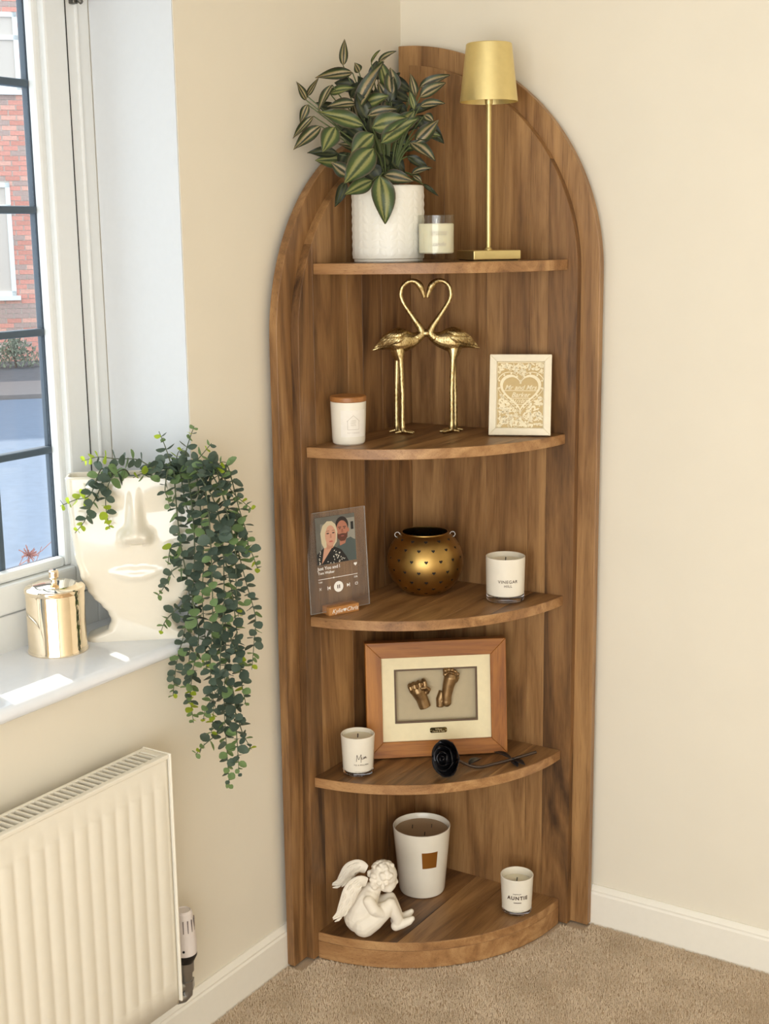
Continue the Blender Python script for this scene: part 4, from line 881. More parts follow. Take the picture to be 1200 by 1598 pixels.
# ------------------------------------------------------------------ shelf 3: acrylic plaque, heart lantern, candle
pq = thing('acrylic_plaque', 'clear acrylic music player plaque with a couple photo on wooden stand', 'plaque', (0.0757, -0.400, Z3), math.radians(66.8))
m_stand = wood('stand_wood', 0, rgb(150, 96, 48), rgb(196, 136, 76), rgb(216, 162, 100), var=0.05)
g = G()
g.box((-0.038, -0.0145, 0), (0.038, -0.0024, 0.018)); g.box((-0.038, 0.0024, 0), (0.038, 0.0145, 0.018)); g.box((-0.038, -0.0023, 0), (0.038, 0.0023, 0.006))
st_ = g.obj('stand', m_stand, pq, smooth=False, bevel=0.0006, seg=1)
text('Kylie', 0.0135, 'engraved_name', m_inkw, st_, -0.0175, 0.0085, -0.0146, shear=0.3); text('Chris', 0.0135, 'engraved_name', m_inkw, st_, 0.0205, 0.0085, -0.0146, shear=0.3)
g = G(); g.prism([(x + 0.0015, z + 0.0085) for x, z in heart(0.0085)], -0.0150, -0.0145); g.obj('engraved_heart', m_inkw, st_, smooth=False)
PL = Matrix.Translation((0, 0, 0.0062)) @ Matrix.Rotation(math.radians(-4), 4, 'X')
def plq(o): o.matrix_basis = PL @ o.matrix_basis; return o
m_acr = panemat('acrylic', (0.95, 0.93, 0.91, 1), 0.045, (0.75, 0.68, 0.62, 1), 1.12)
g = G(); g.box((-0.075, -0.0016, 0), (0.075, 0.0016, 0.218)); plq(g.obj('acrylic_sheet', m_acr, pq, smooth=False))
g = G(); g.add(*ringpoly([(-0.0753, 0.0002), (0.0753, 0.0002), (0.0753, 0.2183), (-0.0753, 0.2183)], [(-0.0747, 0.0008), (0.0747, 0.0008), (0.0747, 0.2177), (-0.0747, 0.2177)], -0.0017, 0.0017)); plq(g.obj('polished_edge', panemat('acrylic_edge', (0.8, 0.8, 0.8, 1), 0.3, (0.85, 0.82, 0.78, 1), 1.4), pq, smooth=False))
ph = G(); ph.box((-0.053, -0.0020, 0.104), (0.047, -0.0018, 0.207)); ph = plq(ph.obj('photo_print', plain('photo_backdrop', rgb(104, 102, 94), 0.5, nz=0.15, nscale=20), pq, smooth=False)); ph['label'] = 'printed photo of a blonde woman and a bearded man'
def flat(name, mat, poly, y):
    g = G(); g.prism(poly, -y - 0.00004, -y + 0.00002); o = g.obj(name, mat, None, smooth=False); o.parent = ph; return o
def el(cx, cz, rx, rz, n=24, a0=0, a1=2 * PI): return [(cx + rx * math.cos(a0 + (a1 - a0) * i / n), cz + rz * math.sin(a0 + (a1 - a0) * i / n)) for i in range(n)]
pm = lambda n, *c: plain('photo_' + n, rgb(*c), 0.5)
flat('door_panel', pm('door', 128, 126, 116), [(-0.041, 0.118), (-0.012, 0.118), (-0.012, 0.192), (-0.041, 0.192)], 0.0021)
flat('wall_light', pm('wall', 150, 146, 134), [(0.018, 0.150), (0.046, 0.150), (0.046, 0.198), (0.018, 0.198)], 0.0021)
flat('dark_object', pm('black', 24, 24, 26), [(0.036, 0.172), (0.043, 0.172), (0.043, 0.189), (0.036, 0.189)], 0.0022)
flat('man_shirt', pm('shirt', 78, 88, 86), [(-0.012, 0.1045), (0.046, 0.1045), (0.046, 0.148), (0.034, 0.156), (0.012, 0.150), (-0.006, 0.135)], 0.0022)
flat('man_neck', pm('skin2', 176, 116, 92), [(0.006, 0.140), (0.020, 0.144), (0.026, 0.165), (0.006, 0.165)], 0.0023)
flat('man_hair', pm('hairdark', 40, 32, 30), el(0.0135, 0.184, 0.0165, 0.019), 0.0024)
flat('man_face', pm('skin2', 176, 116, 92), el(0.0135, 0.174, 0.0145, 0.0205), 0.0025)
flat('man_ear', pm('skin2', 176, 116, 92), el(0.0295, 0.172, 0.002, 0.005), 0.00245)
flat('man_beard', pm('beard', 92, 50, 38), [(0.0, 0.170), (0.004, 0.165), (0.0135, 0.1665), (0.023, 0.165), (0.0275, 0.170), (0.026, 0.157), (0.0185, 0.1495), (0.0085, 0.1495), (0.001, 0.157)], 0.0026)
flat('man_mouth', pm('lips', 150, 84, 76), el(0.0135, 0.1605, 0.0045, 0.0013, 12), 0.0027)
for ex in (0.0075, 0.0195):
    flat('man_brow', pm('hairdark', 40, 32, 30), [(ex - 0.004, 0.1795), (ex + 0.004, 0.1795), (ex + 0.004, 0.1810), (ex - 0.004, 0.1810)], 0.0027); flat('man_eye', pm('hairdark', 40, 32, 30), el(ex, 0.1770, 0.0024, 0.0010, 10), 0.0027)
flat('man_nose', pm('nose', 150, 92, 72), [(0.012, 0.176), (0.015, 0.176), (0.0165, 0.1685), (0.0105, 0.1685)], 0.0027)
flat('woman_top', pm('black', 24, 24, 26), [(-0.0525, 0.1045), (0.026, 0.1045), (0.020, 0.116), (0.008, 0.132), (-0.008, 0.140), (-0.036, 0.140), (-0.0525, 0.128)], 0.0028)
flat('woman_chest', pm('skin1', 204, 154, 128), [(-0.042, 0.106), (-0.020, 0.132), (-0.012, 0.142), (-0.034, 0.142)], 0.0029)
g = G(); rq = random.Random(2)
for i in range(70):
    x = rq.uniform(-0.05, 0.022); z = rq.uniform(0.1055, 0.134)
    if -0.044 < x < -0.012 and z > 0.106 + (x + 0.044) * 0.2 or z > 0.140 - max(0, x + 0.008) * 1.1: continue
    a = rq.uniform(0, 3); g.prism([(x + 0.0022 * math.cos(a + k * PI / 2) * (1 if k % 2 else .5), z + 0.0022 * math.sin(a + k * PI / 2) * (1 if k % 2 else .5)) for k in range(4)], -0.00296, -0.0029)
o = g.obj('top_pattern', pm('white', 226, 220, 206), None, smooth=False); o.parent = ph
flat('woman_hair', pm('blonde', 206, 192, 160), [(-0.040, 0.150), (-0.034, 0.139), (-0.024, 0.143), (-0.012, 0.139), (-0.002, 0.150), (0.001, 0.172), (-0.003, 0.188), (-0.012, 0.196), (-0.024, 0.197), (-0.036, 0.188), (-0.042, 0.172)], 0.0030)
flat('woman_neck', pm('skin1b', 190, 138, 112), [(-0.028, 0.136), (-0.012, 0.138), (-0.010, 0.152), (-0.028, 0.152)], 0.0031)
flat('woman_face', pm('skin1', 204, 154, 128), [(-0.017 + a * 0.88, b) for a, b in el(0.0, 0.165, 0.0155, 0.0225)], 0.0032)
flat('woman_parting', pm('blonde', 206, 192, 160), [(-0.032, 0.168), (-0.024, 0.185), (-0.008, 0.193), (-0.030, 0.193)], 0.0033)
for ex in (-0.0235, -0.0095):
    flat('woman_eye', pm('hairdark', 40, 32, 30), el(ex, 0.1705, 0.0036, 0.0014, 10), 0.0033); flat('woman_brow', pm('brow', 116, 84, 60), [(ex - 0.004, 0.1750), (ex + 0.004, 0.1752), (ex + 0.004, 0.1763), (ex - 0.003, 0.1761)], 0.0033)
flat('woman_lips', pm('lips2', 186, 96, 90), el(-0.0165, 0.1525, 0.0050, 0.0018, 12), 0.0033)
flat('woman_nose', pm('nose1', 184, 130, 106), [(-0.0175, 0.169), (-0.0150, 0.169), (-0.0140, 0.160), (-0.0190, 0.160)], 0.0033)
for tx, sz, x, z, al_, bo in (('Just You and I', 0.0100, -0.053, 0.0960, 'LEFT', 0.00015), ('Tom Walker', 0.0080, -0.053, 0.0860, 'LEFT', 0.0001), ('1:04', 0.0056, -0.053, 0.0665, 'LEFT', 0), ('3:06', 0.0056, 0.047, 0.0665, 'RIGHT', 0)):
    plq(text(tx, sz, 'printed_text', m_inkw, pq, x, z, -0.0018, align=al_, bold=bo))
def ico(name, polys):
    g = G()
    for p in polys: g.prism(p, -0.0020, -0.0017)
    return plq(g.obj(name, m_inkw, pq, smooth=False))
ico('heart_icon', [[(x + 0.043, z + 0.0945) for x, z in heart(0.0085)]])
ico('progress_line', [[(-0.053, 0.0722), (0.047, 0.0722), (0.047, 0.0733), (-0.053, 0.0733)], el(-0.014, 0.07275, 0.0018, 0.0018, 12)])
ico('previous_icon', [[(-0.031, 0.0475), (-0.0295, 0.0475), (-0.0295, 0.0555), (-0.031, 0.0555)], [(-0.0295, 0.0515), (-0.0235, 0.0475), (-0.0235, 0.0555)]])
ico('next_icon', [[(0.0245, 0.0475), (0.026, 0.0475), (0.026, 0.0555), (0.0245, 0.0555)], [(0.0245, 0.0515), (0.0185, 0.0475), (0.0185, 0.0555)]])
ico('repeat_icon', [[(0.040, 0.0535), (0.046, 0.0535), (0.046, 0.0545), (0.040, 0.0545)], [(0.040, 0.0490), (0.046, 0.0490), (0.046, 0.0500), (0.040, 0.0500)], [(0.0395, 0.0500), (0.0405, 0.0500), (0.0405, 0.0530), (0.0395, 0.0530)], [(0.0455, 0.0505), (0.0465, 0.0505), (0.0465, 0.0535), (0.0455, 0.0535)]])
ico('shuffle_icon', [[(-0.052, 0.0490), (-0.051, 0.0490), (-0.046, 0.0545), (-0.047, 0.0545)], [(-0.052, 0.0545), (-0.051, 0.0545), (-0.046, 0.0490), (-0.047, 0.0490)]])
pb = ico('play_button', [el(-0.003, 0.0515, 0.0118, 0.0118, 32)])
g = G()
for dx in (-0.0036, 0.0010): g.box((-0.003 + dx, -0.0022, 0.0475), (-0.003 + dx + 0.0024, -0.00201, 0.0555))
o = g.obj('pause_bars', m_ink, pb, smooth=False)

lt = thing('heart_lantern', 'round bronze lantern pierced with little hearts', 'lantern', (0.146, -0.160, Z3), FACE)
LR, LH = 0.0872, 0.0805
def lz(a): return LH + 0.0830 * math.sin(a)
prof = [(0, 0.0015), (0.040, 0.0)]
a0, a1 = -1.06, 0.915
for i in range(33):
    a = a0 + (a1 - a0) * i / 32; prof.append((LR * math.cos(a), lz(a)))
rim_r, rim_z = prof[-1]; prof[1] = (prof[2][0] - 0.003, prof[2][1] - 0.0006)
zb = prof[1][1]; prof[0] = (0, zb + 0.001)
prof = [(r, z - zb) for r, z in prof]; rim_z -= zb
inn = [(max(0, r - 0.0014), z + (0.0014 if i < 2 else 0)) for i, (r, z) in enumerate(prof)][::-1]; inn[-1] = (0, prof[0][1] + 0.0014)
g = G(); g.lathe(prof + [(rim_r, rim_z + 0.0022), (rim_r - 0.0016, rim_z + 0.0022)] + inn, 96); bowl = g.obj('bowl', m_bronze, lt, ang=0.6)
cut = G(); hp = heart(0.0088, 14)
for row, (a, n, sh_) in enumerate(((0.72, 13, 0), (0.46, 15, 0.5), (0.17, 16, 0), (-0.12, 16, 0.5), (-0.40, 15, 0), (-0.64, 13, 0.5), (-0.86, 11, 0))):
    for k in range(n):
        M = Matrix.Rotation((k + sh_) * 2 * PI / n, 4, 'Z') @ Matrix.Translation((0, 0, LH - zb)) @ Matrix.Rotation(-a, 4, 'X')
        cut.prism(hp, -LR - 0.006, -LR + 0.016, 'xz', M)
co = cut.obj('cutter', m_dark, None, smooth=False); co.parent = lt
bo = bowl.modifiers.new('b', 'BOOLEAN'); bo.object = co; bo.operation = 'DIFFERENCE'; bo.solver = 'EXACT'
me = evalmesh(bowl, 'bowl'); old = bowl.data; bowl.modifiers.clear(); bowl.data = me; bpy.data.meshes.remove(old); cm = co.data; bpy.data.objects.remove(co); bpy.data.meshes.remove(cm)
me.materials.clear(); me.materials.append(m_bronze); me.polygons.foreach_set('material_index', [0] * len(me.polygons)); me.set_sharp_from_angle(angle=0.6)
g = G(); g.lathe([(r - 0.002, z + 0.001) for r, z in prof[2:]], 48); g.obj('shade_lining', plain('inner_shade', rgb(30, 22, 16), 0.7), lt)  # added dark shell; the shade inside the bowl is put into its colour
for sx in (-1, 1):
    aa = math.radians(8 if sx < 0 else -8)
    g = G(); c = Vector((sx * (rim_r + 0.010) * math.cos(aa), -0.004, rim_z - 0.004)); g.tube([c + Vector((0.0058 * math.cos(q * PI / 10), 0, 0.0058 * math.sin(q * PI / 10))) for q in range(21)], 0.0011, 6); g.obj('hanging_ring', m_chrome, lt)

def candle(name, label, loc, r0, r1, h, base_h, wax_z, rot=FACE, waxm=None, wicks=((0, 0),)):
    t_ = thing(name, label, 'candle', loc, rot)
    R = lambda z: r0 + (r1 - r0) * min(1, max(0, (z - base_h) / (h - base_h)))
    if base_h:
        g = G(); g.lathe([(0, 0), (r0 - 0.003, 0), (r0 - 0.0006, 0.002), (r0, base_h - 0.0002), (0, base_h - 0.0002)], 56); g.obj('glass_base', m_glass, t_, ang=0.6)
    b0 = base_h
    first = [(0, b0), (r0 - 0.0025, b0), (r0 - 0.0004, b0 + 0.002)] if base_h else [(0, 0), (r0 - 0.006, 0), (r0 - 0.0015, 0.0025), (r0, 0.007)]
    g = G(); g.lathe(first + [(R(b0 + 0.004), b0 + 0.008), (r1, h - 0.001), (r1 - 0.0008, h), (r1 - 0.0022, h), (r1 - 0.003, h - 0.001), (R(wax_z) - 0.0034, wax_z - 0.004), (0, wax_z - 0.004)], 64); g.obj('vessel', m_frost, t_, ang=0.6)
    g = G(); g.lathe([(0, wax_z - 0.0038), (R(wax_z) - 0.0042, wax_z - 0.0038), (R(wax_z) - 0.0040, wax_z + 0.001), (R(wax_z) - 0.007, wax_z), (0, wax_z)], 48); g.obj('wax', waxm or m_wax, t_)
    for wx, wy in wicks:
        g = G(); g.tube([(wx, wy, wax_z), (wx + 0.0006, wy, wax_z + 0.009)], 0.0011, 6); g.obj('wick', m_wick, t_)
    return t_, R
vc, R = candle('candle', 'white candle with a clear glass base beside the bronze lantern', (0.3355, -0.1285, Z3), 0.0425, 0.0440, 0.100, 0.0145, 0.088)
text('VINEGAR', 0.0098, 'printed_text', m_ink, vc, 0.002, 0.050, R=0.0440, space=1.15); text('HILL', 0.0080, 'printed_text', m_ink, vc, 0.002, 0.0405, R=0.0440, space=1.2)

# ------------------------------------------------------------------ shelf 4: cast frame, Mum candle, black rose
cf = thing('cast_frame', 'oak box frame with bronze baby hand and foot casts', 'picture frame', (0.2035, -0.208, Z4), math.radians(38.4))
CL = Matrix.Translation((0, 0, 0.0016)) @ Matrix.Rotation(math.radians(-7), 4, 'X')
def cfl(o): o.matrix_basis = CL @ o.matrix_basis; return o
OD, OM, OL = rgb(80, 42, 12), rgb(148, 88, 26), rgb(182, 118, 44)
m_ox = wood('oak_frame_x', 0, OD, OM, OL, 0.45, 1.3, 0.1); m_oz = wood('oak_frame_z', 2, OD, OM, OL, 0.45, 1.3, 0.1)
CW, CH, CB = 0.322, 0.266, 0.036
mitre(CW, CH, CB, -0.018, 0.012, 'frame_rail', [m_ox, m_oz], cf, cfl)
g = G(); g.box((-CW / 2 + 0.004, 0.0122, 0.004), (CW / 2 - 0.004, 0.016, CH - 0.004)); cfl(g.obj('backing', plain('mdf_brown', rgb(130, 96, 64), 0.8), cf, smooth=False))
m_mat = plain('cream_mount', rgb(240, 226, 186), 0.8); m_brown = plain('brown_slip', rgb(96, 74, 52), 0.6); m_felt = plain('taupe_backing', rgb(190, 174, 142), 0.85)
x0, x1, z0, z1 = -CW / 2 + CB, CW / 2 - CB, CB, CH - CB
a0, a1, b0, b1 = x0 + 0.029, x1 - 0.030, z0 + 0.041, z1 - 0.028
g = G(); g.add(*ringpoly([(x0, z0), (x1, z0), (x1, z1), (x0, z1)], [(a0, b0), (a1, b0), (a1, b1), (a0, b1)], -0.0105, -0.008)); cfl(g.obj('mount', m_mat, cf, smooth=False))
g = G(); g.add(*ringpoly([(a0, b0), (a1, b0), (a1, b1), (a0, b1)], [(a0 + .0042, b0 + .0042), (a1 - .0042, b0 + .0042), (a1 - .0042, b1 - .0042), (a0 + .0042, b1 - .0042)], -0.0098, -0.0076)); cfl(g.obj('brown_slip', m_brown, cf, smooth=False))
g = G(); g.box((a0, 0.004, b0), (a1, 0.010, b1)); cfl(g.obj('backing_board', m_felt, cf, smooth=False))
g = G(); g.add(*ringpoly([(a0 - .001, b0 - .001), (a1 + .001, b0 - .001), (a1 + .001, b1 + .001), (a0 - .001, b1 + .001)], [(a0 - .002, b0 - .002), (a1 + .002, b0 - .002), (a1 + .002, b1 + .002), (a0 - .002, b1 + .002)], -0.0076, 0.010)); cfl(g.obj('box_sides', m_felt, cf, smooth=False))
m_cast = plain('bronze_cast', rgb(146, 118, 82), 0.36, 0.85, nz=0.25, nscale=70)
# image window is 131 px wide for a1-a0
sc_ = (a1 - a0) / 660.0
def cp(x, y, d=0.0): return Vector((a0 + (x - 275) * sc_, 0.003 - d, b1 - (y - 245) * sc_))
g = G()
g.tube([cp(520, 560, .006), cp(495, 490, .007), cp(465, 430, .008), cp(450, 400, .008)], [0.0138, 0.0142, 0.0165, 0.0150], 16)
g.ell(cp(455, 415, .009), (0.0180, 0.0090, 0.0150))
for fx, fy, kx, ky in ((398, 375, 415, 420), (430, 362, 440, 415), (470, 350, 468, 405), (510, 338, 500, 395)):
    g.tube([cp(kx, ky, .009), cp((fx + kx) / 2 - 2, (fy + ky) / 2, .013), cp(fx, fy, .012), cp(fx + 2, fy + 12, .017), cp(fx + 8, fy + 40, .018)], [0.0062, 0.0062, 0.0060, 0.0056, 0.0050], 12)
g.tube([cp(530, 440, .010), cp(545, 410, .015), cp(520, 392, .019), cp(480, 398, .020)], [0.0065, 0.0058, 0.0052, 0.0044], 12)
g.ell(cp(500, 470, .011), (0.0100, 0.0070, 0.0070))
ho_ = remesh(g, 'hand_cast', 0.0011, m_cast, cf, 3); cfl(ho_)
g = G()
g.tube([cp(690, 545, .007), cp(690, 480, .008), cp(705, 400, .009), cp(725, 330, .010), cp(735, 300, .009)], [0.0105, 0.0115, 0.0135, 0.0158, 0.0135], 18)
g.ell(cp(690, 520, .010), (0.0108, 0.0085, 0.0125)); g.ell(cp(712, 335, .013), (0.0100, 0.006, 0.0085)); g.ell(cp(755, 345, .012), (0.0090, 0.006, 0.0085))
g.tube([cp(640, 565, .003), cp(640, 500, .003), cp(660, 440, .003)], [0.0088, 0.0095, 0.0085], 14)
for tx, ty, r in ((682, 268, .0062), (712, 262, .0048), (738, 266, .0045), (762, 280, .0042), (782, 300, .0039)):
    g.tube([cp(tx, ty + 42, .010), cp(tx, ty + 14, .011), cp(tx, ty, .014)], [r * 0.9, r * 0.8, r], 12); g.ell(cp(tx, ty, .014), (r, r, r))
fo_ = remesh(g, 'foot_cast', 0.0011, m_cast, cf, 3); cfl(fo_)
m_plate = plain('dark_brass_plate', rgb(104, 90, 56), 0.25, 1.0)
pz = b0 - 0.0185; px_ = 0.003
oct_ = [(-0.018, -0.0045), (-0.0155, -0.0070), (0.0155, -0.0070), (0.018, -0.0045), (0.018, 0.0045), (0.0155, 0.0070), (-0.0155, 0.0070), (-0.018, 0.0045)]
g = G(); g.prism([(px_ + x * 1.5 * 0.72, pz + z * 0.86) for x, z in [(a * 1.0, b) for a, b in oct_]], -0.0118, -0.0104); npl = cfl(g.obj('name_plate', m_plate, cf, smooth=False, bevel=0.0003, seg=1))
for tx, zz in (('William', pz + 0.0020), ('Hands & Feet', pz - 0.0026)): cfl(text(tx, 0.0050, 'engraving', plain('pale_engraving', rgb(226, 206, 160), 0.4), cf, px_, zz, -0.0119))
for sx in (-0.0172, 0.0172):
    g = G(); g.ell((px_ + sx, -0.0119, pz), (0.0010, 0.0006, 0.0010), None, 10, 6); cfl(g.obj('screw', m_brass, cf))
g = G(); g.box((-0.03, 0.016, 0.02), (0.03, 0.019, 0.18)); cfl(g.obj('strut', plain('mdf_brown', rgb(130, 96, 64), 0.8), cf, smooth=False))

mc, R = candle('candle', 'small white candle with handwritten Mum print beside the oak frame', (0.1025, -0.3825, Z4), 0.0340, 0.0378, 0.0900, 0.0085, 0.080)
W_ = [[(-0.010, -0.008), (-0.0092, 0.0), (-0.0085, 0.0078), (-0.006, 0.0), (-0.0045, -0.003), (-0.0015, 0.004), (0.0008, 0.0088), (0.0006, 0.0), (0.0002, -0.0105)], [(0.002, 0.002), (0.002, -0.0018), (0.0035, -0.0026), (0.0055, -0.001), (0.0058, 0.0028), (0.0062, -0.0016), (0.0075, -0.0018)], [(0.0078, -0.0022), (0.0084, 0.0018), (0.0092, 0.0022), (0.0098, -0.0018), (0.0106, 0.0022), (0.0116, 0.0026), (0.0124, -0.0010), (0.0142, -0.0004)]]
g = G()
for st in W_: g.strip([(p.x + 0.007, p.z + 0.045) for p in spline([Vector((a, 0, b)) for a, b in st], 4)], 0.0010, -0.0004)
wrap(g, lambda z: 0.0340 + 0.0038 * z / 0.09); g.obj('handwriting', m_ink, mc)
text('TO A MILLION', 0.0046, 'printed_text', m_ink, mc, 0.008, 0.0285, R=0.0353, space=1.15); text('SOY WAX CANDLE', 0.0028, 'printed_text', m_inkl, mc, 0.006, 0.0125, R=0.0346)

rs = thing('metal_rose', 'black metal rose lying on the shelf before the oak frame', 'ornament', (0.285, -0.300, Z4), FACE)
# rose head: cupped petals round an axis that points towards the viewer and left
RA = Vector((-0.70, -0.66, 0.22)).normalized(); rc = Vector((0.0, -0.004, 0.0425)); e1 = RA.orthogonal().normalized(); e2 = RA.cross(e1)
def petal(R0, length, ang, width, flare, tilt, nm='petal'):
    g = G(); nu, nv = 8, 6; vs = []
    for j in range(nv + 1):
        f = j / nv
        for i in range(nu + 1):
            u = (i / nu - 0.5) * width * (0.55 + 0.45 * math.sin(PI * (0.25 + 0.55 * f))); a = ang + u
            r = R0 * (0.30 + 0.70 * math.sin(f * PI / 2) ** 0.8) + flare * f ** 3 * R0 + 0.0012 * (i / nu - .5)
            h = -0.022 + length * f - 0.10 * length * (2 * (i / nu - 0.5)) ** 2 * f
            vs.append(rc + RA * h + (e1 * math.cos(a) + e2 * math.sin(a)) * r)
    g.add(vs, [(j * (nu + 1) + i, j * (nu + 1) + i + 1, (j + 1) * (nu + 1) + i + 1, (j + 1) * (nu + 1) + i) for j in range(nv) for i in range(nu)])
    o = g.obj(nm, m_black, rs, ang=1.4); s_ = o.modifiers.new('s', 'SOLIDIFY'); s_.thickness = 0.0009; return o
for k in range(3): petal(0.0078, 0.044, k * 2.1 + 0.3, 2.6, -0.25, 0)
for k in range(4): petal(0.0160, 0.043, k * PI / 2 + 0.9, 2.1, -0.05, 0)
for k in range(5): petal(0.0255, 0.039, k * 2 * PI / 5, 1.75, 0.08, 0)
for k in range(6): petal(0.0335, 0.032, k * 2 * PI / 6 + 0.4, 1.45, 0.22, 0)
nk = rc - RA * 0.022
stp = [nk, nk + Vector((0.022, 0.014, -0.020)), Vector((0.070, 0.030, 0.0060)), Vector((0.110, 0.047, 0.0070)), Vector((0.150, 0.068, 0.0085)), Vector((0.206, 0.104, 0.0100))]
g = G(); C = spline(stp, 6); g.tube(C, 0.0036, 10); g.obj('stem', plain('dark_iron_stem', rgb(92, 80, 72), 0.35, 0.8), rs)
def rleaf(b, tip, w, curl):
    g = G(); ax = tip - b; sd = ax.cross(Vector((0, 0, 1))).normalized(); vs = []
    for j in range(9):
        f = j / 8; ww = w * math.sin(PI * min(1, f ** 0.85 + 0.02)) ** 0.8 if 0 < f < 1 else 0.0006
        for i in range(5):
            u = (i / 4 - 0.5) * 2; vs.append(b + ax * f + sd * (u * ww) + Vector((0, 0, curl * math.sin(PI * f) + 0.18 * abs(u) * ww)))
    g.add(vs, [(j * 5 + i, j * 5 + i + 1, (j + 1) * 5 + i + 1, (j + 1) * 5 + i) for j in range(8) for i in range(4)])
    o = g.obj('leaf', m_black, rs); s_ = o.modifiers.new('s', 'SOLIDIFY'); s_.thickness = 0.0008
rleaf(Vector((0.148, 0.068, 0.009)), Vector((0.108, 0.078, 0.022)), 0.0105, 0.004); rleaf(Vector((0.150, 0.064, 0.008)), Vector((0.176, 0.046, 0.003)), 0.0100, 0.003)
rleaf(Vector((0.148, 0.062, 0.008)), Vector((0.158, 0.036, 0.0025)), 0.0085, 0.002); rleaf(Vector((0.048, 0.024, 0.016)), Vector((0.080, 0.058, 0.016)), 0.0105, 0.004)
g = G(); g.ell(Vector((0.150, 0.067, 0.0085)), (0.0042, 0.0042, 0.0042)); g.obj('stem_joint', m_black, rs)

# ------------------------------------------------------------------ bottom shelf: cherub, large candle, Auntie candle
ch = thing('cherub_figurine', 'white seated cherub figurine hugging its knees on the bottom shelf', 'figurine', (0.119, -0.413, Z5), math.radians(35))
CS = 1 / (8 * 692 * 0.985)
def kp(x, y, d=0.0): return Vector(((x - 420) * CS / 1.03, d, (1058 - y) * CS))
g = G()
def limb(g, P, R, n=12):
    g.tube(P, R, n)
    for q in (0, -1): g.ell(P[q], (R[q], R[q], R[q]), None, 14, 8)
g.ell(kp(420, 850), (0.0330, 0.0340, 0.0365)); limb(g, [kp(410, 850), kp(450, 730), kp(520, 600), kp(590, 500)], [0.0335, 0.0335, 0.0290, 0.0200], 24)
g.ell(kp(560, 540), (0.020, 0.032, 0.018))
for sd in (-1, 1):
    d = sd * 0.018
    limb(g, [kp(480, 900, d), kp(600, 820, d * 1.1), kp(740, 720, d), kp(810, 660, d * .8)], [0.0285, 0.0255, 0.0190, 0.0140], 18)
    limb(g, [kp(815, 650, d * .8), kp(850, 740, d * .8), kp(900, 850, d * .7), kp(900, 920, d * .7)], [0.0135, 0.0140, 0.0125, 0.0110], 16)
    limb(g, [kp(880, 948, d * .7), kp(960, 925, d * .75), kp(1050, 880, d * .85), kp(1085, 850, d * .9)], [0.0118, 0.0105, 0.0092, 0.0062], 14)
    limb(g, [kp(540, 560, sd * 0.031), kp(600, 660, sd * 0.036), kp(690, 730, sd * 0.030), kp(790, 720, sd * 0.018), kp(850, 680, sd * 0.004)], [0.0130, 0.0135, 0.0120, 0.0105, 0.0088], 16)
    for q in range(4): limb(g, [kp(835, 690 - q * 16, sd * 0.006), kp(872, 680 - q * 17, sd * -0.006)], [0.0032, 0.0028], 8)
limb(g, [kp(580, 500), kp(640, 430)], [0.0170, 0.0160], 14)
g.ell(kp(735, 305), (0.0310, 0.0285, 0.0300)); g.ell(kp(775, 395), (0.0225, 0.0225, 0.0235)); g.ell(kp(785, 478, 0), (0.0110, 0.0110, 0.0095))
for sd in (-1, 1): g.ell(kp(800, 440, sd * 0.013), (0.0105, 0.0095, 0.0105)); g.ell(kp(720, 395, sd * 0.0265), (0.0050, 0.0040, 0.0070))
g.ell(kp(893, 400), (0.0050, 0.0052, 0.0050)); limb(g, [kp(880, 350), kp(895, 395)], [0.0035, 0.0045], 8); g.ell(kp(862, 448), (0.0052, 0.0075, 0.0030)); g.ell(kp(852, 468), (0.0048, 0.0065, 0.0028)); g.ell(kp(870, 335), (0.006, 0.016, 0.004))
rc_ = random.Random(6)
for k in range(46):
    a, b = rc_.uniform(0, 2 * PI), rc_.uniform(-0.2, 1.45); v_ = Vector((math.cos(a) * math.cos(b), math.sin(a) * math.cos(b), math.sin(b)))
    if v_.x > 0.55 and v_.z < 0.75: continue
    g.ell(kp(730, 310) + Vector((v_.x * 0.0305, v_.y * 0.0285, v_.z * 0.0300)), (0.0065, 0.0062, 0.0058))
for y_, x_ in ((330, 610), (370, 600), (410, 620)):
    for sd in (-1, 0, 1): g.ell(kp(x_, y_, sd * 0.018), (0.0075, 0.0075, 0.0070))
cb_ = remesh(g, 'body', 0.0014, m_matte, ch, 5)
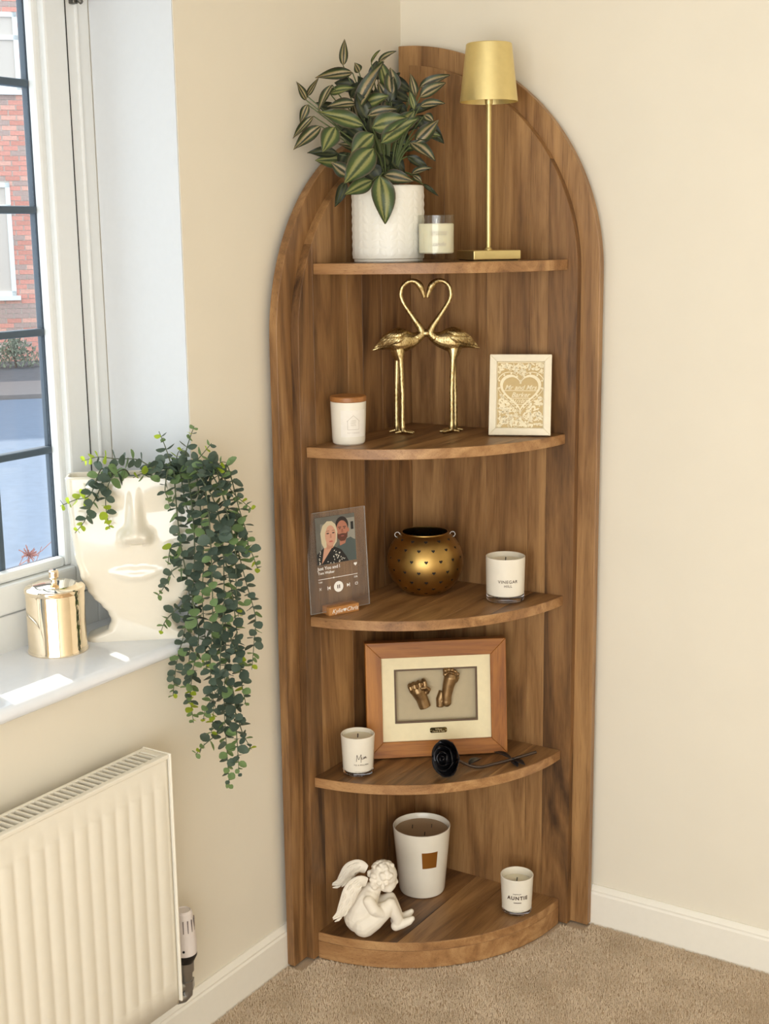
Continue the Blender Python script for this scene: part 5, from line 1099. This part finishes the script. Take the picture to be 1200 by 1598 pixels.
for sd in (-1, 1):
    g = G(); d0 = sd * 0.016; P = [kp(520, 350 if sd < 0 else 270, d0), kp(430, 330 if sd < 0 else 235, d0 + sd * 0.006), kp(330, 410 if sd < 0 else 290, d0 + sd * 0.012), kp(260, 560 if sd < 0 else 400, d0 + sd * 0.016), kp(180, 700 if sd < 0 else 480, d0 + sd * 0.018), kp(88, 762 if sd < 0 else 500, d0 + sd * 0.018)]
    C = spline(P, 5); n_ = len(C); rr = [0.006 + 0.0125 * math.sin(PI * min(1, (i / (n_ - 1)) * 0.9 + 0.08)) ** 0.8 for i in range(n_)]
    g.tube(C, [max(0.0022, r * (1 - 0.55 * (i / (n_ - 1)) ** 3)) for i, r in enumerate(rr)], 16, flat=0.42, up=(0, 1, 0)) if False else None
    vs = []; fs = []
    for i in range(n_):
        t_ = (C[min(i + 1, n_ - 1)] - C[max(i - 1, 0)]).normalized(); up_ = Vector((0, 1, 0)); s1 = t_.cross(up_).normalized(); r = max(0.0020, rr[i] * (1 - 0.7 * (i / (n_ - 1)) ** 4))
        for k in range(16):
            a = 2 * PI * k / 16; vs.append(C[i] + s1 * math.cos(a) * r + up_ * math.sin(a) * r * 0.38)
    for i in range(n_ - 1):
        for k in range(16): l = (k + 1) % 16; fs.append((i * 16 + k, i * 16 + l, (i + 1) * 16 + l, (i + 1) * 16 + k))
    fs += [tuple(reversed(range(16))), tuple((n_ - 1) * 16 + k for k in range(16))]
    g = G(); g.add(vs, fs); wg = g.obj('wing', m_matte, ch); 
    for row in range(3):
        for k in range(4 + row):
            f = 0.25 + 0.16 * k + 0.03 * row
            if f > 0.95: continue
            i = int(f * (n_ - 2)); t_ = (C[i + 1] - C[i]).normalized(); s1 = t_.cross(Vector((0, 1, 0))).normalized(); off = (row - 1) * 0.55 * rr[i]
            c = C[i] + s1 * off + Vector((0, -rr[i] * 0.33, 0)); g2 = G(); g2.tube([c - t_ * 0.008, c + Vector((0, -0.0012, 0)), c + t_ * 0.010], [0.001, 0.0032, 0.0012], 8); g2.obj('feather', m_matte, wg)

bc, R = candle('large_candle', 'large white tapered three wick candle on the bottom shelf', (0.134, -0.164, Z5), 0.0545, 0.0685, 0.166, 0.0, 0.152, FACE, m_waxb, ((-0.022, 0.010), (0.024, 0.012), (0.006, -0.030)))
g = G(); n_ = 10
for i in range(n_):
    xa, xb = -0.019 + 0.040 * i / n_, -0.019 + 0.040 * (i + 1) / n_
    f0, f1 = lambda x: 0.016 + x * 0.86, lambda x: 0.016 + x * 0.98
    g.add([(0.012 + xa * 0.86 + .004, -0.0003, 0.082), (0.012 + xb * 0.86 + .004, -0.0003, 0.082), (0.013 + xb + .004, -0.0003, 0.123), (0.013 + xa + .004, -0.0003, 0.123)], [(0, 1, 2, 3)])
wrap(g, lambda z: 0.0545 + 0.014 * z / 0.166 + 0.0002); g.obj('copper_label', plain('copper_label', rgb(176, 118, 48), 0.35, 0.7), bc)
ac, R = candle('candle', 'small white candle printed AUNTIE on the bottom shelf', (0.3745, -0.1365, Z5), 0.0345, 0.0382, 0.0900, 0.0085, 0.072)
AR = lambda z: 0.0345 + 0.0037 * z / 0.09 + 0.0001
text('PREMIUM', 0.0040, 'printed_text', m_ink, ac, -0.003, 0.0565, R=0.0368, space=1.2); text('AUNTIE', 0.0118, 'printed_text', m_ink, ac, -0.002, 0.0465, R=0.0366, space=1.25, bold=0.0004)
g = G(); g.strip([(-0.011 + 0.0018 * i, 0.0352) for i in range(11)], 0.0018, -0.0003); wrap(g, AR); g.obj('printed_line', m_ink, ac)
text('SCENTED SOY WAX', 0.0030, 'printed_text', m_inkl, ac, -0.001, 0.0135, R=0.0352)
